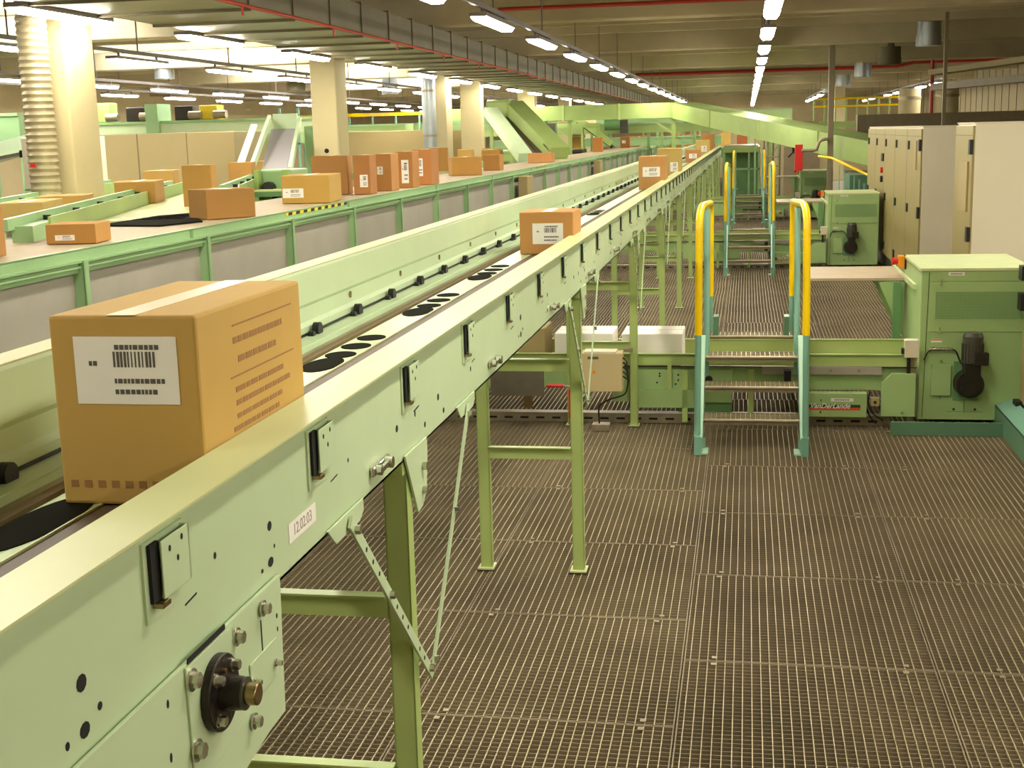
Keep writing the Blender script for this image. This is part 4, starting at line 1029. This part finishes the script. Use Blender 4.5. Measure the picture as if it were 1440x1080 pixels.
MB().box(-5.12, -5.05, 14.1, 14.2, 0, 1.88).box(-5.45, -5.40, 14.1, 14.2, 0, 1.88).build('stand_legs', 'lime', t)
MB().cyl((-5.3, 14.1, 1.68), (-5.3, 14.2, 1.68), .07, 12).cyl((-5.2, 14.08, 1.55), (-5.2, 14.2, 1.55), .05, 12).build('wheels', 'black', t)
# tan partitions / cabinets far left
t = thing('partition_cabinet', (-9.7, 20.5, 0), 'wide tan cabinet block behind the first column, with two vertical joints', 'cabinet')
MB().box(-11.2, -8.22, 20.5, 22, 0, 2.37).build('cabinet_body', 'cabtan', t, bevel=.01)
MB().box(-9.92, -9.905, 20.49, 20.5, 0, 2.37).box(-9.05, -9.042, 20.49, 20.5, 0, 2.37).build('panel_joint', 'post', t)
t = thing('partition_cabinet', (-8.3, 31, 0), 'wide tan cabinet block left of the spiral downpipe', 'cabinet')
MB().box(-9.9, -7.35, 31, 32.5, 0, 2.36).build('cabinet_body', 'cabtan', t, bevel=.01)
t = thing('partition_cabinet', (-6.95, 33, 0), 'small tan cabinet between the spiral downpipe and the next column', 'cabinet')
MB().box(-7.55, -6.95, 33, 34, 0, 2.34).build('cabinet_body', 'cabtan', t, bevel=.01)
t = thing('partition_cabinet', (-10.2, 17, 0), 'narrow grey beige cabinet with black lock left of the ribbed pipe', 'cabinet')
MB().box(-9.95, -9.1, 17, 17.8, 1.62, 2.33).box(-9.9, -9.15, 17.05, 17.8, 0, 1.6).build('cabinet_body', 'cabside', t, bevel=.01)
MB().box(-9.95, -9.1, 16.99, 17.8, 1.60, 1.625).build('base_edge', 'teald', t)
MB().box(-9.99, -9.95, 17.0, 17.1, 2.06, 2.16).build('lock', 'black', t)
t = thing('incline_conveyor', (-11, 18, 0), 'pale mint slide at the far left picture edge', 'conveyor')
MB().bar((-12.4, 18.25, 1.85), (-9.9, 18.25, 2.38), .6, .22).build('slide_bed', 'mint', t)
MB().bar((-12.4, 17.93, 1.82), (-9.9, 17.93, 2.2), .03, .05).build('steel_edge', 'steel', t)
MB().box(-10.3, -10.15, 18, 18.1, 0, 2.1).build('support_post', 'teal', t)
# objects along the mint bench
for i, (x, c, lab) in enumerate(((-12.3, 'lime', 'lime bin on the mint bench above the left partition'), (-11.6, 'castiron', 'dark motor cluster on the mint bench, left of the middle upright'), (-10.6, 'castiron', 'dark motor cluster on the mint bench, right of the middle upright'), (-10.1, 'hazard_y', 'yellow parts at the right end of the mint bench'))):
    t = thing('bench_unit', (x, 24, 2.63), lab, 'machine part')
    MB().box(x-.22, x+.15, 24.05, 24.4, 2.63, 2.90 if i != 0 else 3.0).build('unit_body', c, t, bevel=.02)
    MB().cyl((x+.1, 24.0, 2.72), (x+.35, 24.0, 2.72), .08, 10).build('unit_drum', 'galv', t, smooth=True)
o = MB().box(-11.35, -11.1, 23.9, 24.5, 2.0, 2.95).build('bench_upright', 'green', org=(-11.2, 24.2, 2.0)); tag(o, 'green upright in the middle of the mint bench at far left', 'frame')
# yellow crane beam with teal ladder right of second column
t = thing('yellow_beam', (-9, 50, 2.9), 'yellow railing beam behind the right tan partition', 'railing')
MB().box(-17, -6.2, 48, 48.12, 3.0, 3.12).build('beam', 'yellow', t)
k_ = MB()
for i in range(12): k_.box(-16.5+i*.9, -16.44+i*.9, 48, 48.06, 2.0 if i % 3 else 0, 3.0)
k_.build('uprights', 'teal', t)
o = MB().box(-10.9, -10.84, 30, 30.05, 0, 2.95).box(-10.45, -10.39, 30, 30.05, 0, 2.95).box(-10.9, -10.4, 30, 30.05, 2.1, 2.14).box(-10.9, -10.4, 30, 30.05, 2.5, 2.54).build('ladder', 'teal', org=(-10.6, 30, 0)); tag(o, 'teal ladder posts just right of the second cream column', 'ladder')

# platform / tunnel at the end of conveyor 1 and beyond stair 3
t = thing('sorter_tunnel', (-.2, 46, 0), 'dark sorter tunnel with bright green edge at the end of the foreground conveyor', 'machine')
MB().box(-.80, .42, 44.2, 47.5, 1.42, 1.62).build('top_slab', 'lime', t, bevel=.02)
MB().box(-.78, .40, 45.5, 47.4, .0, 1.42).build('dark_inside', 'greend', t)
MB().box(-.80, -.72, 44.2, 44.3, 0, 1.42).box(.34, .42, 44.2, 44.3, 0, 1.42).box(.02, .08, 44.2, 44.3, 0, 1.42).box(-.8, .42, 44.2, 44.26, .86, .92).build('front_posts', 'green', t)
MB().box(-.75, .35, 44.25, 47.4, 1.62, 1.66).build('roller_top', 'galv', t)
t = thing('steel_stair', (.62, 36, 0), 'small grey steel stair with bright posts right of the third step-over stair', 'stairs')
for sx in (.43, .84): MB().bar((sx, 35.6, 0), (sx, 37.0, 1.5), .03, .12, up=(0, 0, 1)).build('stringer', 'galv', t)
for i in range(6): MB().box(.43, .84, 35.6+i*.23, 35.78+i*.23, .2+i*.24, .235+i*.24).build('tread', 'galv', t)
for sx, yy_ in ((.43, 35.7), (.84, 35.7), (.43, 36.8), (.84, 36.8), (.55, 37.4), (.7, 37.6)): MB().cyl((sx, yy_, .2), (sx, yy_, 2.15), .028, 8).build('bright_post', 'chrome', t, smooth=True)
o = MB().box(.98, 1.14, 28.3, 28.5, 1.3, 1.84).build('fire_hose_cabinet', 'red', org=(1.06, 28.4, 1.3), bevel=.01); tag(o, 'upright red panel behind the third drive cabinet', 'panel')
t = thing('control_board', (1.3, 36, 0), 'tan control board on a stand behind the red panel', 'cabinet')
MB().box(1.05, 1.85, 36, 36.3, 1.75, 2.35).build('board_upper', 'cabtan', t, bevel=.01)
MB().box(.95, 1.9, 36.0, 36.3, .0, 1.7).build('board_lower', 'beltw', t, bevel=.01)
t = thing('teal_platform', (2.0, 26.5, 0), 'teal enclosure with sloping yellow handrail left of the tall cabinets', 'platform')
MB().box(1.86, 2.9, 25.2, 26.2, 0, 1.3).build('enclosure', 'teald', t, bevel=.01)
for i in range(6): MB().box(1.66+i*.09, 1.68+i*.09, 25.0, 25.03, 0, 1.5-.07*i).build('baluster', 'teal', t)
MB().tube([(1.35, 26.0, 1.64), (1.55, 25.4, 1.62), (2.25, 24.7, 1.27)], .025, 8).build('handrail', 'yellow', t, smooth=True)
t = thing('hook_hanger', (1.05, 31.3, 1.52), 'dark forked hanger below the sloping overhead conveyor', 'hanger')
MB().cyl((1.05, 31.3, 1.62), (1.05, 31.3, 1.90), .035, 8).tube([(.93, 31.3, 1.52), (1.05, 31.3, 1.64), (1.17, 31.3, 1.52)], .02, 8).build('fork', 'black', t)
o = MB().box(.3, .48, 21.6, 21.9, .0, .25).build('small_carton', card((206, 180, 120)), org=(.4, 21.7, 0)); o.name = 'small_carton'
tag(o, 'small beige carton on the floor right of the second step-over stair', 'box')
bpy.data.objects.remove(o)

# ------------------------------------------------------------------ world and colour
w = bpy.data.worlds.new('world'); S.world = w; w.use_nodes = True
w.node_tree.nodes['Background'].inputs[0].default_value = (.8, .85, .8, 1); w.node_tree.nodes['Background'].inputs[1].default_value = .3
S.view_settings.view_transform = 'Standard'; S.view_settings.look = 'None'; S.view_settings.gamma = 1
S.view_settings.use_curve_mapping = False; S.view_settings.exposure = 1.05
